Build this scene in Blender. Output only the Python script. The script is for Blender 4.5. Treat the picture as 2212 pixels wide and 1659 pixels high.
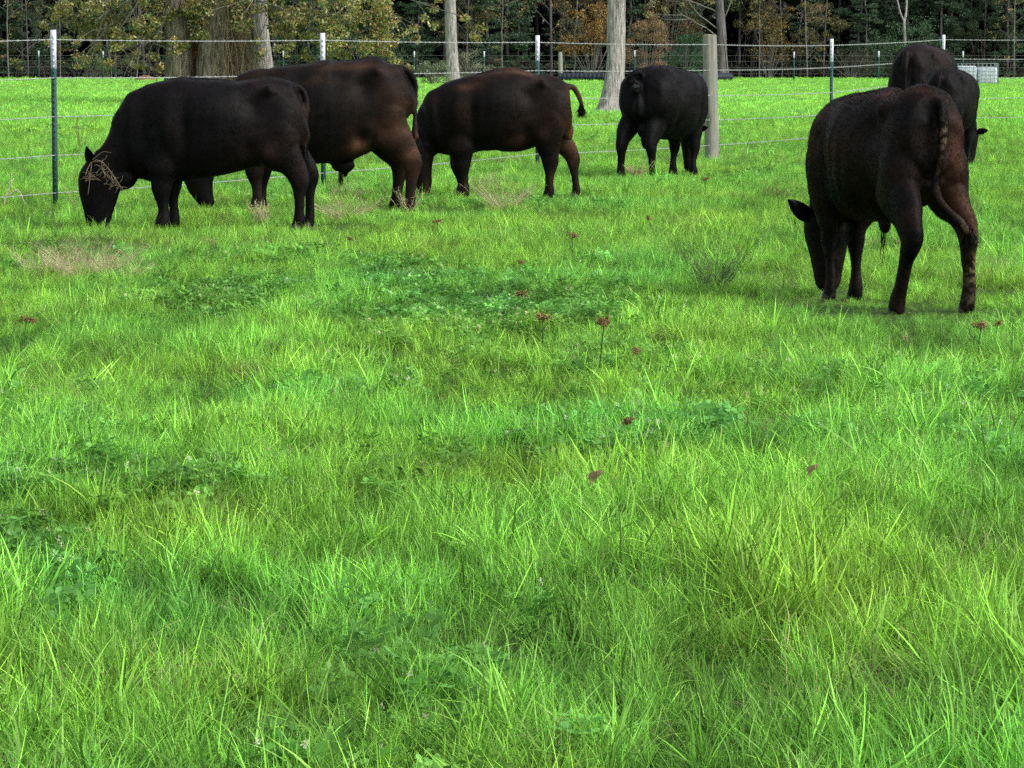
import bpy, math, random
import numpy as np
from mathutils import Vector, Matrix
R = math.radians
for o in list(bpy.data.objects): bpy.data.objects.remove(o)
scene = bpy.context.scene
C = scene.collection

# ------------------------------------------------------------------ camera, world, sun, exposure
CAM_H = 1.45; F = 120 / 36 * 2212.0; CX, CY, HY = 1106.0, 829.5, 110.0
PITCH = math.atan((CY - HY) / F)
cam = bpy.data.cameras.new('camera'); cam.lens = 120; cam.sensor_width = 36; cam.clip_end = 3000; cam.clip_start = 0.1
co = bpy.data.objects.new('camera', cam); C.objects.link(co)
co.location = (0, 0, CAM_H); co.rotation_euler = (math.pi / 2 - PITCH, 0, 0); scene.camera = co
SUN_EL, SUN_AZ = 38, 118            # azimuth clockwise from +Y: low weak sun, right and a little behind the viewer
w = bpy.data.worlds.new('World'); scene.world = w; w.use_nodes = True
nt = w.node_tree; nt.nodes.clear()
sk = nt.nodes.new('ShaderNodeTexSky'); sk.sky_type = 'NISHITA'; sk.sun_disc = False
sk.sun_elevation = R(SUN_EL); sk.sun_rotation = R(SUN_AZ); sk.air_density = 1.2; sk.dust_density = 3.0
bg = nt.nodes.new('ShaderNodeBackground'); bg.inputs[1].default_value = 0.15
wo = nt.nodes.new('ShaderNodeOutputWorld')
hs_ = nt.nodes.new('ShaderNodeHueSaturation'); hs_.inputs['Saturation'].default_value = .36      # thin overcast greys the sky
nt.links.new(sk.outputs[0], hs_.inputs['Color']); nt.links.new(hs_.outputs[0], bg.inputs[0]); nt.links.new(bg.outputs[0], wo.inputs[0])
sl = bpy.data.lights.new('sun', 'SUN'); sl.energy = 1.15; sl.angle = R(42); sl.color = (1, .94, .84)
so = bpy.data.objects.new('sun', sl); C.objects.link(so)
sd = Vector((math.sin(R(SUN_AZ)) * math.cos(R(SUN_EL)), math.cos(R(SUN_AZ)) * math.cos(R(SUN_EL)), math.sin(R(SUN_EL))))
so.rotation_euler = sd.to_track_quat('Z', 'Y').to_euler(); so.location = (20, -10, 30)
scene.view_settings.view_transform = 'Standard'; scene.view_settings.look = 'None'
scene.view_settings.exposure = 0.84; scene.view_settings.gamma = 1
scene.cycles.use_denoising = False
scene.cycles.max_bounces = 6; scene.cycles.diffuse_bounces = 3; scene.cycles.transmission_bounces = 3

# ------------------------------------------------------------------ helpers
sp, cp = math.sin(PITCH), math.cos(PITCH)
def ray(px, py):
    u = (px - CX) / F; v = (CY - py) / F
    return Vector((u, cp + v * sp, -sp + v * cp))
def at(px, py, Y):                   # point of the picture at distance Y
    d = ray(px, py); return Vector((0, 0, CAM_H)) + d * (Y / d.y)
def ground(px, py):
    d = ray(px, py); return Vector((0, 0, CAM_H)) + d * (-CAM_H / d.z)

def hash2(ix, iy, s):
    h = (ix.astype(np.int64) * 374761393 + iy.astype(np.int64) * 668265263 + s * 1442695041) & 0xffffffff
    h = ((h ^ (h >> 13)) * 1274126177) & 0xffffffff
    return ((h ^ (h >> 16)) & 0xffff) / 65535.0
def vnoise(x, y, s=0):
    x = np.asarray(x, float); y = np.asarray(y, float)
    ix = np.floor(x); iy = np.floor(y); fx = x - ix; fy = y - iy
    fx = fx * fx * (3 - 2 * fx); fy = fy * fy * (3 - 2 * fy)
    a = hash2(ix, iy, s); b = hash2(ix + 1, iy, s); c = hash2(ix, iy + 1, s); d = hash2(ix + 1, iy + 1, s)
    return (a * (1 - fx) + b * fx) * (1 - fy) + (c * (1 - fx) + d * fx) * fy
def fbm(x, y, s=0, o=3):
    r = 0; a = .5; t = 0
    for k in range(o):
        r = r + a * vnoise(x * 2 ** k + 17.3 * k, y * 2 ** k - 9.1 * k, s + k); t += a; a *= .5
    return r / t
def n3(P, f, s=0):
    return (vnoise(P[:, 0] * f + P[:, 2] * f * .7, P[:, 1] * f - P[:, 2] * f * .6, s) + vnoise(P[:, 2] * f + 3.1, P[:, 0] * f * .8 + P[:, 1] * f * .5, s + 7)) / 2

def gh(x, y):                        # gentle unevenness of the pasture
    x = np.asarray(x, float); y = np.asarray(y, float)
    fade = np.clip((46 - y) / 20, 0, 1)
    return ((fbm(x * .55, y * .32, 3, 2) - .5) * .085 + (fbm(x * 1.9, y * 1.3, 5, 2) - .5) * .05) * fade

def mesh_np(name, V, Fs, mat=None, col=None, smooth=False, mats=None, midx=None):
    """V n x 3, Fs list of (m x k) int arrays"""
    me = bpy.data.meshes.new(name)
    V = np.asarray(V, np.float32)
    Fs = [np.asarray(f, np.int32) for f in Fs if len(f)]
    loops = np.concatenate([f.ravel() for f in Fs])
    tot = np.concatenate([np.full(len(f), f.shape[1], np.int32) for f in Fs])
    start = np.concatenate([[0], np.cumsum(tot)[:-1]]).astype(np.int32)
    me.vertices.add(len(V)); me.vertices.foreach_set('co', V.ravel())
    me.loops.add(len(loops)); me.loops.foreach_set('vertex_index', loops)
    me.polygons.add(len(tot)); me.polygons.foreach_set('loop_start', start); me.polygons.foreach_set('loop_total', tot)
    if smooth: me.polygons.foreach_set('use_smooth', np.ones(len(tot), bool))
    for m_ in (mats or ([mat] if mat else [])): me.materials.append(m_)
    if midx is not None: me.polygons.foreach_set('material_index', np.asarray(midx, np.int32))
    me.update(calc_edges=True); me.validate()
    if col is not None:
        at_ = me.color_attributes.new('Col', 'FLOAT_COLOR', 'POINT')
        c4 = np.ones((len(V), 4), np.float32); c4[:, :3] = col
        at_.data.foreach_set('color', c4.ravel())
    return me
def add(name, me, parent=None, loc=None):
    o = bpy.data.objects.new(name, me); C.objects.link(o)
    if parent: o.parent = parent
    if loc is not None: o.location = loc
    return o
def tag(o, label=None, cat=None, group=None, kind=None):
    if label: o['label'] = label
    if cat: o['category'] = cat
    if group: o['group'] = group
    if kind: o['kind'] = kind
    return o
def empty(name, loc=(0, 0, 0), rz=0):
    o = bpy.data.objects.new(name, None); C.objects.link(o); o.location = loc; o.rotation_euler = (0, 0, rz)
    o.empty_display_size = .2; return o
def copy_tree(o, parent=None):
    c = o.copy(); C.objects.link(c)
    if parent: c.parent = parent
    for ch in list(o.children): copy_tree(ch, c)
    return c

class MB:                            # gathers shapes into one mesh
    def __init__(s): s.v = []; s.f3 = []; s.f4 = []; s.c = []; s.n = 0
    def raw(s, V, F3=None, F4=None, col=(1, 1, 1)):
        V = np.asarray(V, float); s.v.append(V); c = np.asarray(col, float)
        s.c.append(np.tile(c, (len(V), 1)) if c.ndim == 1 else c)
        if F3 is not None and len(F3): s.f3.append(np.asarray(F3, int) + s.n)
        if F4 is not None and len(F4): s.f4.append(np.asarray(F4, int) + s.n)
        s.n += len(V)
    def tube(s, P, r, n=6, col=(1, 1, 1), cap=True, side=None, rb=None, jit=0, rng=None):
        P = np.asarray(P, float); m = len(P); r = np.broadcast_to(np.asarray(r, float), (m,)); rb = r if rb is None else np.broadcast_to(np.asarray(rb, float), (m,))
        T = np.gradient(P, axis=0); T /= np.linalg.norm(T, axis=1)[:, None] + 1e-9
        if side is None:
            ref = np.array([0, 0, 1.]) if abs(T[:, 2]).mean() < .8 else np.array([0, 1., 0])
        else: ref = np.asarray(side, float)
        A = ref - T * (T @ ref)[:, None]; A /= np.linalg.norm(A, axis=1)[:, None] + 1e-9
        B = np.cross(T, A)
        th = np.linspace(0, 2 * np.pi, n, endpoint=False)
        V = P[:, None, :] + A[:, None, :] * (np.cos(th)[None, :, None] * r[:, None, None]) + B[:, None, :] * (np.sin(th)[None, :, None] * rb[:, None, None])
        if jit: V = V + rng.normal(0, jit, V.shape)
        V = V.reshape(-1, 3); k = np.arange(m - 1)[:, None] * n; j = np.arange(n)[None, :]; j2 = (j + 1) % n
        Q = np.stack([k + j, k + j2, k + n + j2, k + n + j], -1).reshape(-1, 4)
        F3 = []
        if cap:
            V = np.vstack([V, P[0] - T[0] * min(r[0], rb[0]) * .6, P[-1] + T[-1] * min(r[-1], rb[-1]) * .6])
            for q in range(n):
                F3.append([m * n, (q + 1) % n, q]); F3.append([m * n + 1, (m - 1) * n + q, (m - 1) * n + (q + 1) % n])
        s.raw(V, F3, Q, col)
    def box(s, c, h, col=(1, 1, 1), M=None):
        c = np.asarray(c, float); h = np.asarray(h, float)
        V = np.array([[x, y, z] for x in (-1, 1) for y in (-1, 1) for z in (-1, 1)]) * h
        if M is not None: V = V @ np.asarray(M).T
        s.raw(V + c, None, [[0, 1, 3, 2], [4, 6, 7, 5], [0, 4, 5, 1], [2, 3, 7, 6], [0, 2, 6, 4], [1, 5, 7, 3]], col)
    def ball(s, c, r, col=(1, 1, 1), n=10, m=7):
        c = np.asarray(c, float); r = np.broadcast_to(np.asarray(r, float), (3,))
        ph = np.linspace(0, np.pi, m)[1:-1]; th = np.linspace(0, 2 * np.pi, n, endpoint=False)
        V = [[np.sin(p) * np.cos(t), np.sin(p) * np.sin(t), np.cos(p)] for p in ph for t in th] + [[0, 0, 1], [0, 0, -1]]
        V = np.array(V) * r + c; F3 = []; F4 = []
        for i in range(m - 3):
            for j in range(n): F4.append([i * n + j, (i + 1) * n + j, (i + 1) * n + (j + 1) % n, i * n + (j + 1) % n])
        a = n * (m - 2)
        for j in range(n): F3.append([a, j, (j + 1) % n]); F3.append([a + 1, (m - 3) * n + (j + 1) % n, (m - 3) * n + j])
        s.raw(V, F3, F4, col)
    def build(s, name, mat, parent=None, smooth=True, loc=None):
        V = np.vstack(s.v); Fs = []
        if s.f3: Fs.append(np.vstack(s.f3))
        if s.f4: Fs.append(np.vstack(s.f4))
        return add(name, mesh_np(name, V, Fs, mat, np.vstack(s.c), smooth), parent, loc)

def catmull(P, n):
    P = np.asarray(P, float); m = len(P)
    d = np.linalg.norm(np.diff(P[:, :3], axis=0), axis=1); t = np.concatenate([[0], np.cumsum(np.maximum(d, 1e-4))])
    ts = np.linspace(0, t[-1], n); out = np.zeros((n, P.shape[1]))
    M = np.gradient(P, t, axis=0) if m > 2 else np.tile((P[1] - P[0]) / t[-1], (2, 1))
    i = np.clip(np.searchsorted(t, ts, 'right') - 1, 0, m - 2); h = t[i + 1] - t[i]; u = (ts - t[i]) / h
    h00 = 2 * u ** 3 - 3 * u ** 2 + 1; h10 = u ** 3 - 2 * u ** 2 + u; h01 = -2 * u ** 3 + 3 * u ** 2; h11 = u ** 3 - u ** 2
    return h00[:, None] * P[i] + (h10 * h)[:, None] * M[i] + h01[:, None] * P[i + 1] + (h11 * h)[:, None] * M[i + 1]

# ------------------------------------------------------------------ materials
def nm(name):
    m = bpy.data.materials.new(name); m.use_nodes = True; t = m.node_tree; t.nodes.clear()
    out = t.nodes.new('ShaderNodeOutputMaterial'); return m, t, out
def leafmat(name, trans=.35, tint=False, gloss=.04, rough=.45):
    m, t, out = nm(name); N = t.nodes.new; L = t.links.new
    a = N('ShaderNodeVertexColor'); a.layer_name = 'Col'; c = a.outputs[0]
    if tint:
        b = N('ShaderNodeAttribute'); b.attribute_type = 'INSTANCER'; b.attribute_name = 'tint'
        x = N('ShaderNodeMix'); x.data_type = 'RGBA'; x.blend_type = 'MULTIPLY'; x.inputs[0].default_value = 1
        L(c, x.inputs[6]); L(b.outputs[0], x.inputs[7]); c = x.outputs[2]
    d = N('ShaderNodeBsdfDiffuse'); tr = N('ShaderNodeBsdfTranslucent'); g = N('ShaderNodeBsdfGlossy'); g.inputs['Roughness'].default_value = rough
    L(c, d.inputs[0]); L(c, tr.inputs[0])
    m1 = N('ShaderNodeMixShader'); m1.inputs[0].default_value = trans; L(d.outputs[0], m1.inputs[1]); L(tr.outputs[0], m1.inputs[2])
    m2 = N('ShaderNodeMixShader'); m2.inputs[0].default_value = gloss; L(m1.outputs[0], m2.inputs[1]); L(g.outputs[0], m2.inputs[2])
    L(m2.outputs[0], out.inputs[0]); return m
def colmat(name, rough=.8, spec=.3, metal=0, sheen=0, bump=0, bscale=60):
    m, t, out = nm(name); N = t.nodes.new; L = t.links.new
    a = N('ShaderNodeVertexColor'); a.layer_name = 'Col'; p = N('ShaderNodeBsdfPrincipled')
    L(a.outputs[0], p.inputs['Base Color']); p.inputs['Roughness'].default_value = rough; p.inputs['Metallic'].default_value = metal
    p.inputs['Specular IOR Level'].default_value = spec; p.inputs['Sheen Weight'].default_value = sheen; p.inputs['Sheen Roughness'].default_value = .5
    if bump:
        tc = N('ShaderNodeTexCoord'); n = N('ShaderNodeTexNoise'); n.inputs['Scale'].default_value = bscale; n.inputs['Detail'].default_value = 4
        b = N('ShaderNodeBump'); b.inputs['Strength'].default_value = bump; b.inputs['Distance'].default_value = .02
        L(tc.outputs['Object'], n.inputs['Vector']); L(n.outputs[0], b.inputs['Height']); L(b.outputs[0], p.inputs['Normal'])
    L(p.outputs[0], out.inputs[0]); return m
def noisemat(name, c1, c2, scale, stretch=(1, 1, 1), rough=.85, bump=.4, dist=.02, detail=6, c3=None, sc3=2):
    m, t, out = nm(name); N = t.nodes.new; L = t.links.new
    tc = N('ShaderNodeTexCoord'); mp = N('ShaderNodeMapping'); mp.inputs['Scale'].default_value = stretch
    n = N('ShaderNodeTexNoise'); n.inputs['Scale'].default_value = scale; n.inputs['Detail'].default_value = detail; n.inputs['Roughness'].default_value = .65
    r = N('ShaderNodeValToRGB'); r.color_ramp.elements[0].position = .35; r.color_ramp.elements[1].position = .68
    r.color_ramp.elements[0].color = (*c1, 1); r.color_ramp.elements[1].color = (*c2, 1)
    p = N('ShaderNodeBsdfPrincipled'); p.inputs['Roughness'].default_value = rough; p.inputs['Specular IOR Level'].default_value = .2
    L(tc.outputs['Object'], mp.inputs[0]); L(mp.outputs[0], n.inputs['Vector']); L(n.outputs[0], r.inputs[0]); c = r.outputs[0]
    if c3:
        n2 = N('ShaderNodeTexNoise'); n2.inputs['Scale'].default_value = sc3; n2.inputs['Detail'].default_value = 4; L(tc.outputs['Object'], n2.inputs['Vector'])
        r2 = N('ShaderNodeValToRGB'); r2.color_ramp.elements[0].position = .5; r2.color_ramp.elements[1].position = .62; L(n2.outputs[0], r2.inputs[0])
        x = N('ShaderNodeMix'); x.data_type = 'RGBA'; L(r2.outputs[0], x.inputs[0]); L(c, x.inputs[6]); x.inputs[7].default_value = (*c3, 1); c = x.outputs[2]
    L(c, p.inputs['Base Color'])
    b = N('ShaderNodeBump'); b.inputs['Strength'].default_value = bump; b.inputs['Distance'].default_value = dist
    L(n.outputs[0], b.inputs['Height']); L(b.outputs[0], p.inputs['Normal']); L(p.outputs[0], out.inputs[0]); return m
M = {}
M['grass'] = leafmat('grass_blades', .34, True, .012)
M['leaf'] = leafmat('tree_leaves', .25, False, .03)
M['dry'] = leafmat('dry_stalks', .25, False, .02)
M['coat'] = colmat('cattle_coat', .6, .1, 0, .0, .12, 30)
M['fur'] = colmat('cattle_fur', .45, .08)
M['hoof'] = noisemat('hoof_horn', (.015, .013, .012), (.05, .045, .04), 30, rough=.5)
M['horn'] = noisemat('horn', (.16, .17, .19), (.35, .35, .36), 20, rough=.5)
M['eye'] = colmat('eye', .1, .8)
M['post_green'] = noisemat('green_post_paint', (.018, .055, .055), (.03, .085, .08), 40, rough=.6, bump=.2, dist=.002)
M['post_white'] = noisemat('white_post_paint', (.50, .54, .65), (.62, .66, .78), 30, rough=.6, bump=.2, dist=.002)
M['wire'] = noisemat('galvanised_wire', (.25, .28, .28), (.44, .48, .48), 90, rough=.45, bump=.1)
M['wire_far'] = noisemat('old_wire', (.10, .11, .11), (.18, .19, .19), 20, rough=.6, bump=.1)
M['wood'] = noisemat('weathered_post_wood', (.10, .098, .08), (.36, .35, .30), 16, (1, 1, .08), bump=.9, dist=.015, c3=(.19, .20, .175), sc3=3)
M['woodend'] = noisemat('post_end_grain', (.25, .22, .16), (.42, .38, .28), 30)
M['bark_pale'] = noisemat('pale_bark', (.10, .092, .095), (.47, .44, .43), 22, (1, 1, .13), bump=1, dist=.05, detail=8)
M['bark_oak'] = noisemat('oak_bark', (.035, .028, .022), (.33, .29, .23), 11, (1.6, 1.6, .2), bump=1, dist=.07, detail=8)
M['bark_dark'] = noisemat('dark_bark', (.06, .05, .055), (.16, .14, .15), 9, (1, 1, .2), bump=.8, dist=.03)
M['bark_thin'] = noisemat('sapling_bark', (.07, .07, .064), (.20, .195, .18), 9, (1, 1, .3), bump=.5)
M['earth'] = noisemat('bare_red_earth', (.12, .06, .03), (.28, .15, .08), 6, bump=.6, dist=.05)
M['litter'] = noisemat('leaf_litter', (.012, .009, .006), (.05, .034, .02), 8, bump=.8, dist=.05)
M['pipe'] = noisemat('black_plastic_pipe', (.008, .012, .022), (.02, .028, .045), 20, rough=.4, bump=.1)
M['tank'] = noisemat('white_plastic_tank', (.48, .54, .64), (.66, .70, .78), 4, rough=.45, bump=.1)
M['cage'] = noisemat('galvanised_cage', (.10, .15, .15), (.20, .26, .26), 30, rough=.5, bump=.1)

# ------------------------------------------------------------------ ground
def soilmat():
    m, t, out = nm('pasture_ground'); N = t.nodes.new; L = t.links.new
    tc = N('ShaderNodeTexCoord'); p = N('ShaderNodeBsdfPrincipled'); p.inputs['Roughness'].default_value = .95; p.inputs['Specular IOR Level'].default_value = .05
    sep = N('ShaderNodeSeparateXYZ'); L(tc.outputs['Object'], sep.inputs[0])
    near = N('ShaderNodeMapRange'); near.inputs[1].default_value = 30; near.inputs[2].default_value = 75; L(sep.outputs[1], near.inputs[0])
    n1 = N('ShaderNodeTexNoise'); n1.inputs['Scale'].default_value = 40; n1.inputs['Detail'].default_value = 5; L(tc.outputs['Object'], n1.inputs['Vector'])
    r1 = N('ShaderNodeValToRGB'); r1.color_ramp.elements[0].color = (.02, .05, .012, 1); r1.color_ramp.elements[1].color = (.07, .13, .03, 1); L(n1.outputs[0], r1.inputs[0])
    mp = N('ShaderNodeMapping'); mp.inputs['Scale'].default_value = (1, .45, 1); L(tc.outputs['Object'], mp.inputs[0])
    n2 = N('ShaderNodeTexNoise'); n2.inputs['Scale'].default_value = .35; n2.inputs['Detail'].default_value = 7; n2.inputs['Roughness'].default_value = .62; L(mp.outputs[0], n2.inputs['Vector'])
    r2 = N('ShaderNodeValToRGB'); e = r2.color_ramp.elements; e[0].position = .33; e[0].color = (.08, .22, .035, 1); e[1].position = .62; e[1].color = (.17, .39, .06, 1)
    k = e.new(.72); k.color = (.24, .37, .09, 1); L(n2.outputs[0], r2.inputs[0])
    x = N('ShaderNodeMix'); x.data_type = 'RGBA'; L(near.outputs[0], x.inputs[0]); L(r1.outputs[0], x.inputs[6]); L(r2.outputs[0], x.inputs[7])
    L(x.outputs[2], p.inputs['Base Color'])
    n3_ = N('ShaderNodeTexNoise'); n3_.inputs['Scale'].default_value = 14; n3_.inputs['Detail'].default_value = 6; L(tc.outputs['Object'], n3_.inputs['Vector'])
    b = N('ShaderNodeBump'); b.inputs['Strength'].default_value = .6; b.inputs['Distance'].default_value = .05; L(n3_.outputs[0], b.inputs['Height']); L(b.outputs[0], p.inputs['Normal'])
    L(p.outputs[0], out.inputs[0]); return m
xs = np.concatenate([[-900, -300, -100, -40], np.arange(-16, 16.01, .2), [40, 100, 300, 900]])
ys = np.concatenate([[-300, -50, -5], np.arange(2, 47.01, .2), [55, 70, 100, 150, 200, 300, 600, 1200]])
GX, GY = np.meshgrid(xs, ys); GZ = gh(GX, GY) * (np.abs(GX) < 16) * (GY > 2)
nx = len(xs); V = np.stack([GX.ravel(), GY.ravel(), GZ.ravel()], 1)
i, j = np.meshgrid(np.arange(len(ys) - 1), np.arange(nx - 1), indexing='ij'); k = (i * nx + j).ravel()
gr = add('ground', mesh_np('ground', V, [np.stack([k, k + 1, k + nx + 1, k + nx], 1)], soilmat(), None, True)); tag(gr, kind='structure')
fl = MB(); fl.raw([[-500, 183, .004], [500, 183, .004], [500, 1150, .004], [-500, 1150, .004]], None, [[0, 1, 2, 3]])
tag(fl.build('forest_floor', M['litter']), kind='structure')

# ------------------------------------------------------------------ grass
def blades(rng, n, L, wd, lean, spread, cols, seg=4, curl=1.0, up=1.0):
    Vs = []; Fq = []; Cs = []; b = 0
    for _ in range(n):
        l = rng.uniform(*L); a = rng.uniform(0, 2 * np.pi); ln = rng.uniform(*lean); wv = rng.uniform(*wd)
        r0 = spread * math.sqrt(rng.random()); a0 = rng.uniform(0, 2 * np.pi)
        d = np.array([math.cos(a), math.sin(a), 0]); q = a + math.pi / 2 + rng.uniform(-.7, .7)
        s_ = np.array([math.cos(q), math.sin(q), 0]); P = np.array([r0 * math.cos(a0), r0 * math.sin(a0), 0.])
        c = np.array(cols[rng.integers(len(cols))]) * rng.uniform(.45, 1.3); ang = ln * .35; st = l / seg
        for i_ in range(seg + 1):
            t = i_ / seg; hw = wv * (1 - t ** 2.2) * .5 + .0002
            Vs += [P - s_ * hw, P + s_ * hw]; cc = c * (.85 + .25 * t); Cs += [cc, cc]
            P = P + (d * math.sin(ang) + np.array([0, 0, 1]) * math.cos(ang)) * st; ang = min(ang + ln * curl / seg, 2.3)
            if i_ < seg: Fq.append([b + 2 * i_, b + 2 * i_ + 1, b + 2 * i_ + 3, b + 2 * i_ + 2])
        b += 2 * (seg + 1)
    return np.array(Vs), np.array(Fq), np.array(Cs)
def clover(rng, n, cols, blossoms=0):
    mb = MB()
    for _ in range(n):
        r0 = .06 * math.sqrt(rng.random()); a0 = rng.uniform(0, 6.28); h = rng.uniform(.035, .085)
        b = np.array([r0 * math.cos(a0), r0 * math.sin(a0), 0]); t = b + np.array([rng.normal(0, .012), rng.normal(0, .012), h])
        c = np.array(cols[rng.integers(len(cols))]) * rng.uniform(.75, 1.2)
        mb.tube([b, (b + t) / 2, t], .0007, 3, c * .9, cap=False)
        az = rng.uniform(0, 6.28); s = rng.uniform(.008, .013); tilt = rng.normal(0, .3, 2)
        for q in range(3):
            an = az + q * 2.094; d = np.array([math.cos(an), math.sin(an), tilt[0] * math.cos(an) + tilt[1] * math.sin(an) + .15]); sd_ = np.array([-math.sin(an), math.cos(an), 0])
            pts = [t, t + d * s * .9 + sd_ * s * .75, t + d * s * 1.75 + sd_ * s * .5, t + d * s * 1.85, t + d * s * 1.75 - sd_ * s * .5, t + d * s * .9 - sd_ * s * .75]
            mb.raw(pts, None, [[0, 1, 2, 3], [0, 3, 4, 5]], c)
    for _ in range(blossoms):
        c = np.array([rng.normal(0, .04), rng.normal(0, .04), rng.uniform(.07, .10)]); mb.tube([[c[0], c[1], 0], c], .0007, 3, (.12, .3, .06), cap=False)
        for q in range(16):
            d = rng.normal(0, 1, 3); d /= np.linalg.norm(d); e = np.cross(d, [0, 0, 1.]); mb.raw([c, c + d * .007 + e * .002, c + d * .009, c + d * .007 - e * .002], None, [[0, 1, 2, 3]], (.62, .64, .46))
    return np.vstack(mb.v), [np.vstack(mb.f4)], np.vstack(mb.c)
rg = np.random.default_rng(11)
BR = [(.30, .68, .09), (.40, .80, .10), (.14, .36, .05), (.20, .50, .07), (.44, .78, .18), (.33, .72, .14)]
BL = [(.20, .43, .055), (.30, .54, .11), (.11, .26, .035)]
ST = [(.60, .52, .28), (.50, .42, .24), (.62, .58, .32), (.32, .46, .14)]
CL = [(.13, .33, .06), (.18, .42, .10), (.09, .25, .045)]
src = bpy.data.collections.new('tuft_sources')           # not linked: shapes for the grass only
kinds = {}
def tuft(kind, V, Fq, Cc):
    i_ = len(src.objects); o = bpy.data.objects.new('tuft_%02d' % i_, mesh_np('tuft_%02d' % i_, V, Fq if isinstance(Fq, list) else [Fq], M['grass'], Cc))
    src.objects.link(o); kinds.setdefault(kind, []).append(i_)
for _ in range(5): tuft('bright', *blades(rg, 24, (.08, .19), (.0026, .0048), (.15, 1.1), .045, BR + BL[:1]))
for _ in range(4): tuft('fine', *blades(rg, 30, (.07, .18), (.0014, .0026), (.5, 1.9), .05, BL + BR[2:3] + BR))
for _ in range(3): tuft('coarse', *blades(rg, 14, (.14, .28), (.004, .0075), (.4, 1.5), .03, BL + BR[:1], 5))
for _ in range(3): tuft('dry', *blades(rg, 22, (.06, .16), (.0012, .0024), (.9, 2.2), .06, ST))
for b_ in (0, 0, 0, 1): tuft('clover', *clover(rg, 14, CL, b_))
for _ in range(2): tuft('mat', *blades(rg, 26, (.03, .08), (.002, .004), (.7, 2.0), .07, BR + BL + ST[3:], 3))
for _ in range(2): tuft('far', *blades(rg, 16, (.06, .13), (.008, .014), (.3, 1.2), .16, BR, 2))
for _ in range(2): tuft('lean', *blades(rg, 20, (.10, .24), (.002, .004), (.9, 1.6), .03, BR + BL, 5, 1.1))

PP, RR, SS, II, TT = [], [], [], [], []
def px_of(x, y):                     # picture position of ground points
    v = -(CAM_H * 1.0); zc = y * cp + CAM_H * sp; yc = y * sp - CAM_H * cp
    return CX + F * x / zc, CY - F * yc / zc
PATCH = [  # kind, px, py, rx, ry, strength
 ('dry', 190, 560, 130, 50, .8), ('dry', 745, 430, 60, 35, .75), ('dry', 1065, 405, 45, 30, .7), ('dry', 430, 1130, 90, 40, .5), ('dry', 400, 1480, 140, 50, .45), ('dry', 1900, 1480, 180, 60, .5),
 ('dry', 2090, 1230, 110, 60, .45), ('dry', 1700, 620, 120, 30, .35), ('dry', 2150, 590, 70, 30, .6), ('dry', 140, 880, 60, 20, .6),
 ('clover', 480, 650, 130, 35, .85), ('clover', 1080, 690, 230, 45, .75), ('clover', 870, 600, 90, 30, .5), ('clover', 80, 1260, 110, 70, .75), ('clover', 250, 1090, 260, 40, .25),
  ('clover', 1300, 1020, 150, 40, .2), ('coarse', 1640, 1320, 110, 60, .85), ('coarse', 1540, 560, 60, 40, .8), ('coarse', 2150, 1560, 160, 90, .7), ('coarse', 1300, 1440, 120, 60, .5),
 ('bright', 800, 950, 330, 70, .8), ('bright', 1000, 1250, 300, 90, .7), ('bright', 300, 1350, 180, 60, .6), ('bright', 560, 640, 120, 40, .5), ('lean', 650, 1220, 90, 50, .8), ('lean', 1650, 1060, 170, 60, .5)]
GRAZED = [(at(px, 300, Y).x, Y) for px, Y in [(220, 27.9), (350, 27.9), (640, 27.8), (665, 27.8), (560, 30.6), (890, 30.6), (905, 30.4), (1000, 33.2), (1185, 33.1), (1250, 33.2), (1340, 38.4), (1415, 38.5), (1450, 39.4), (1490, 39.4), (1790, 19.9), (1850, 19.9), (1955, 18.9), (2098, 18.8), (2025, 18.5), (1780, 19.4), (1531, 45.7), (118, 31.8)]]
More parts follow.
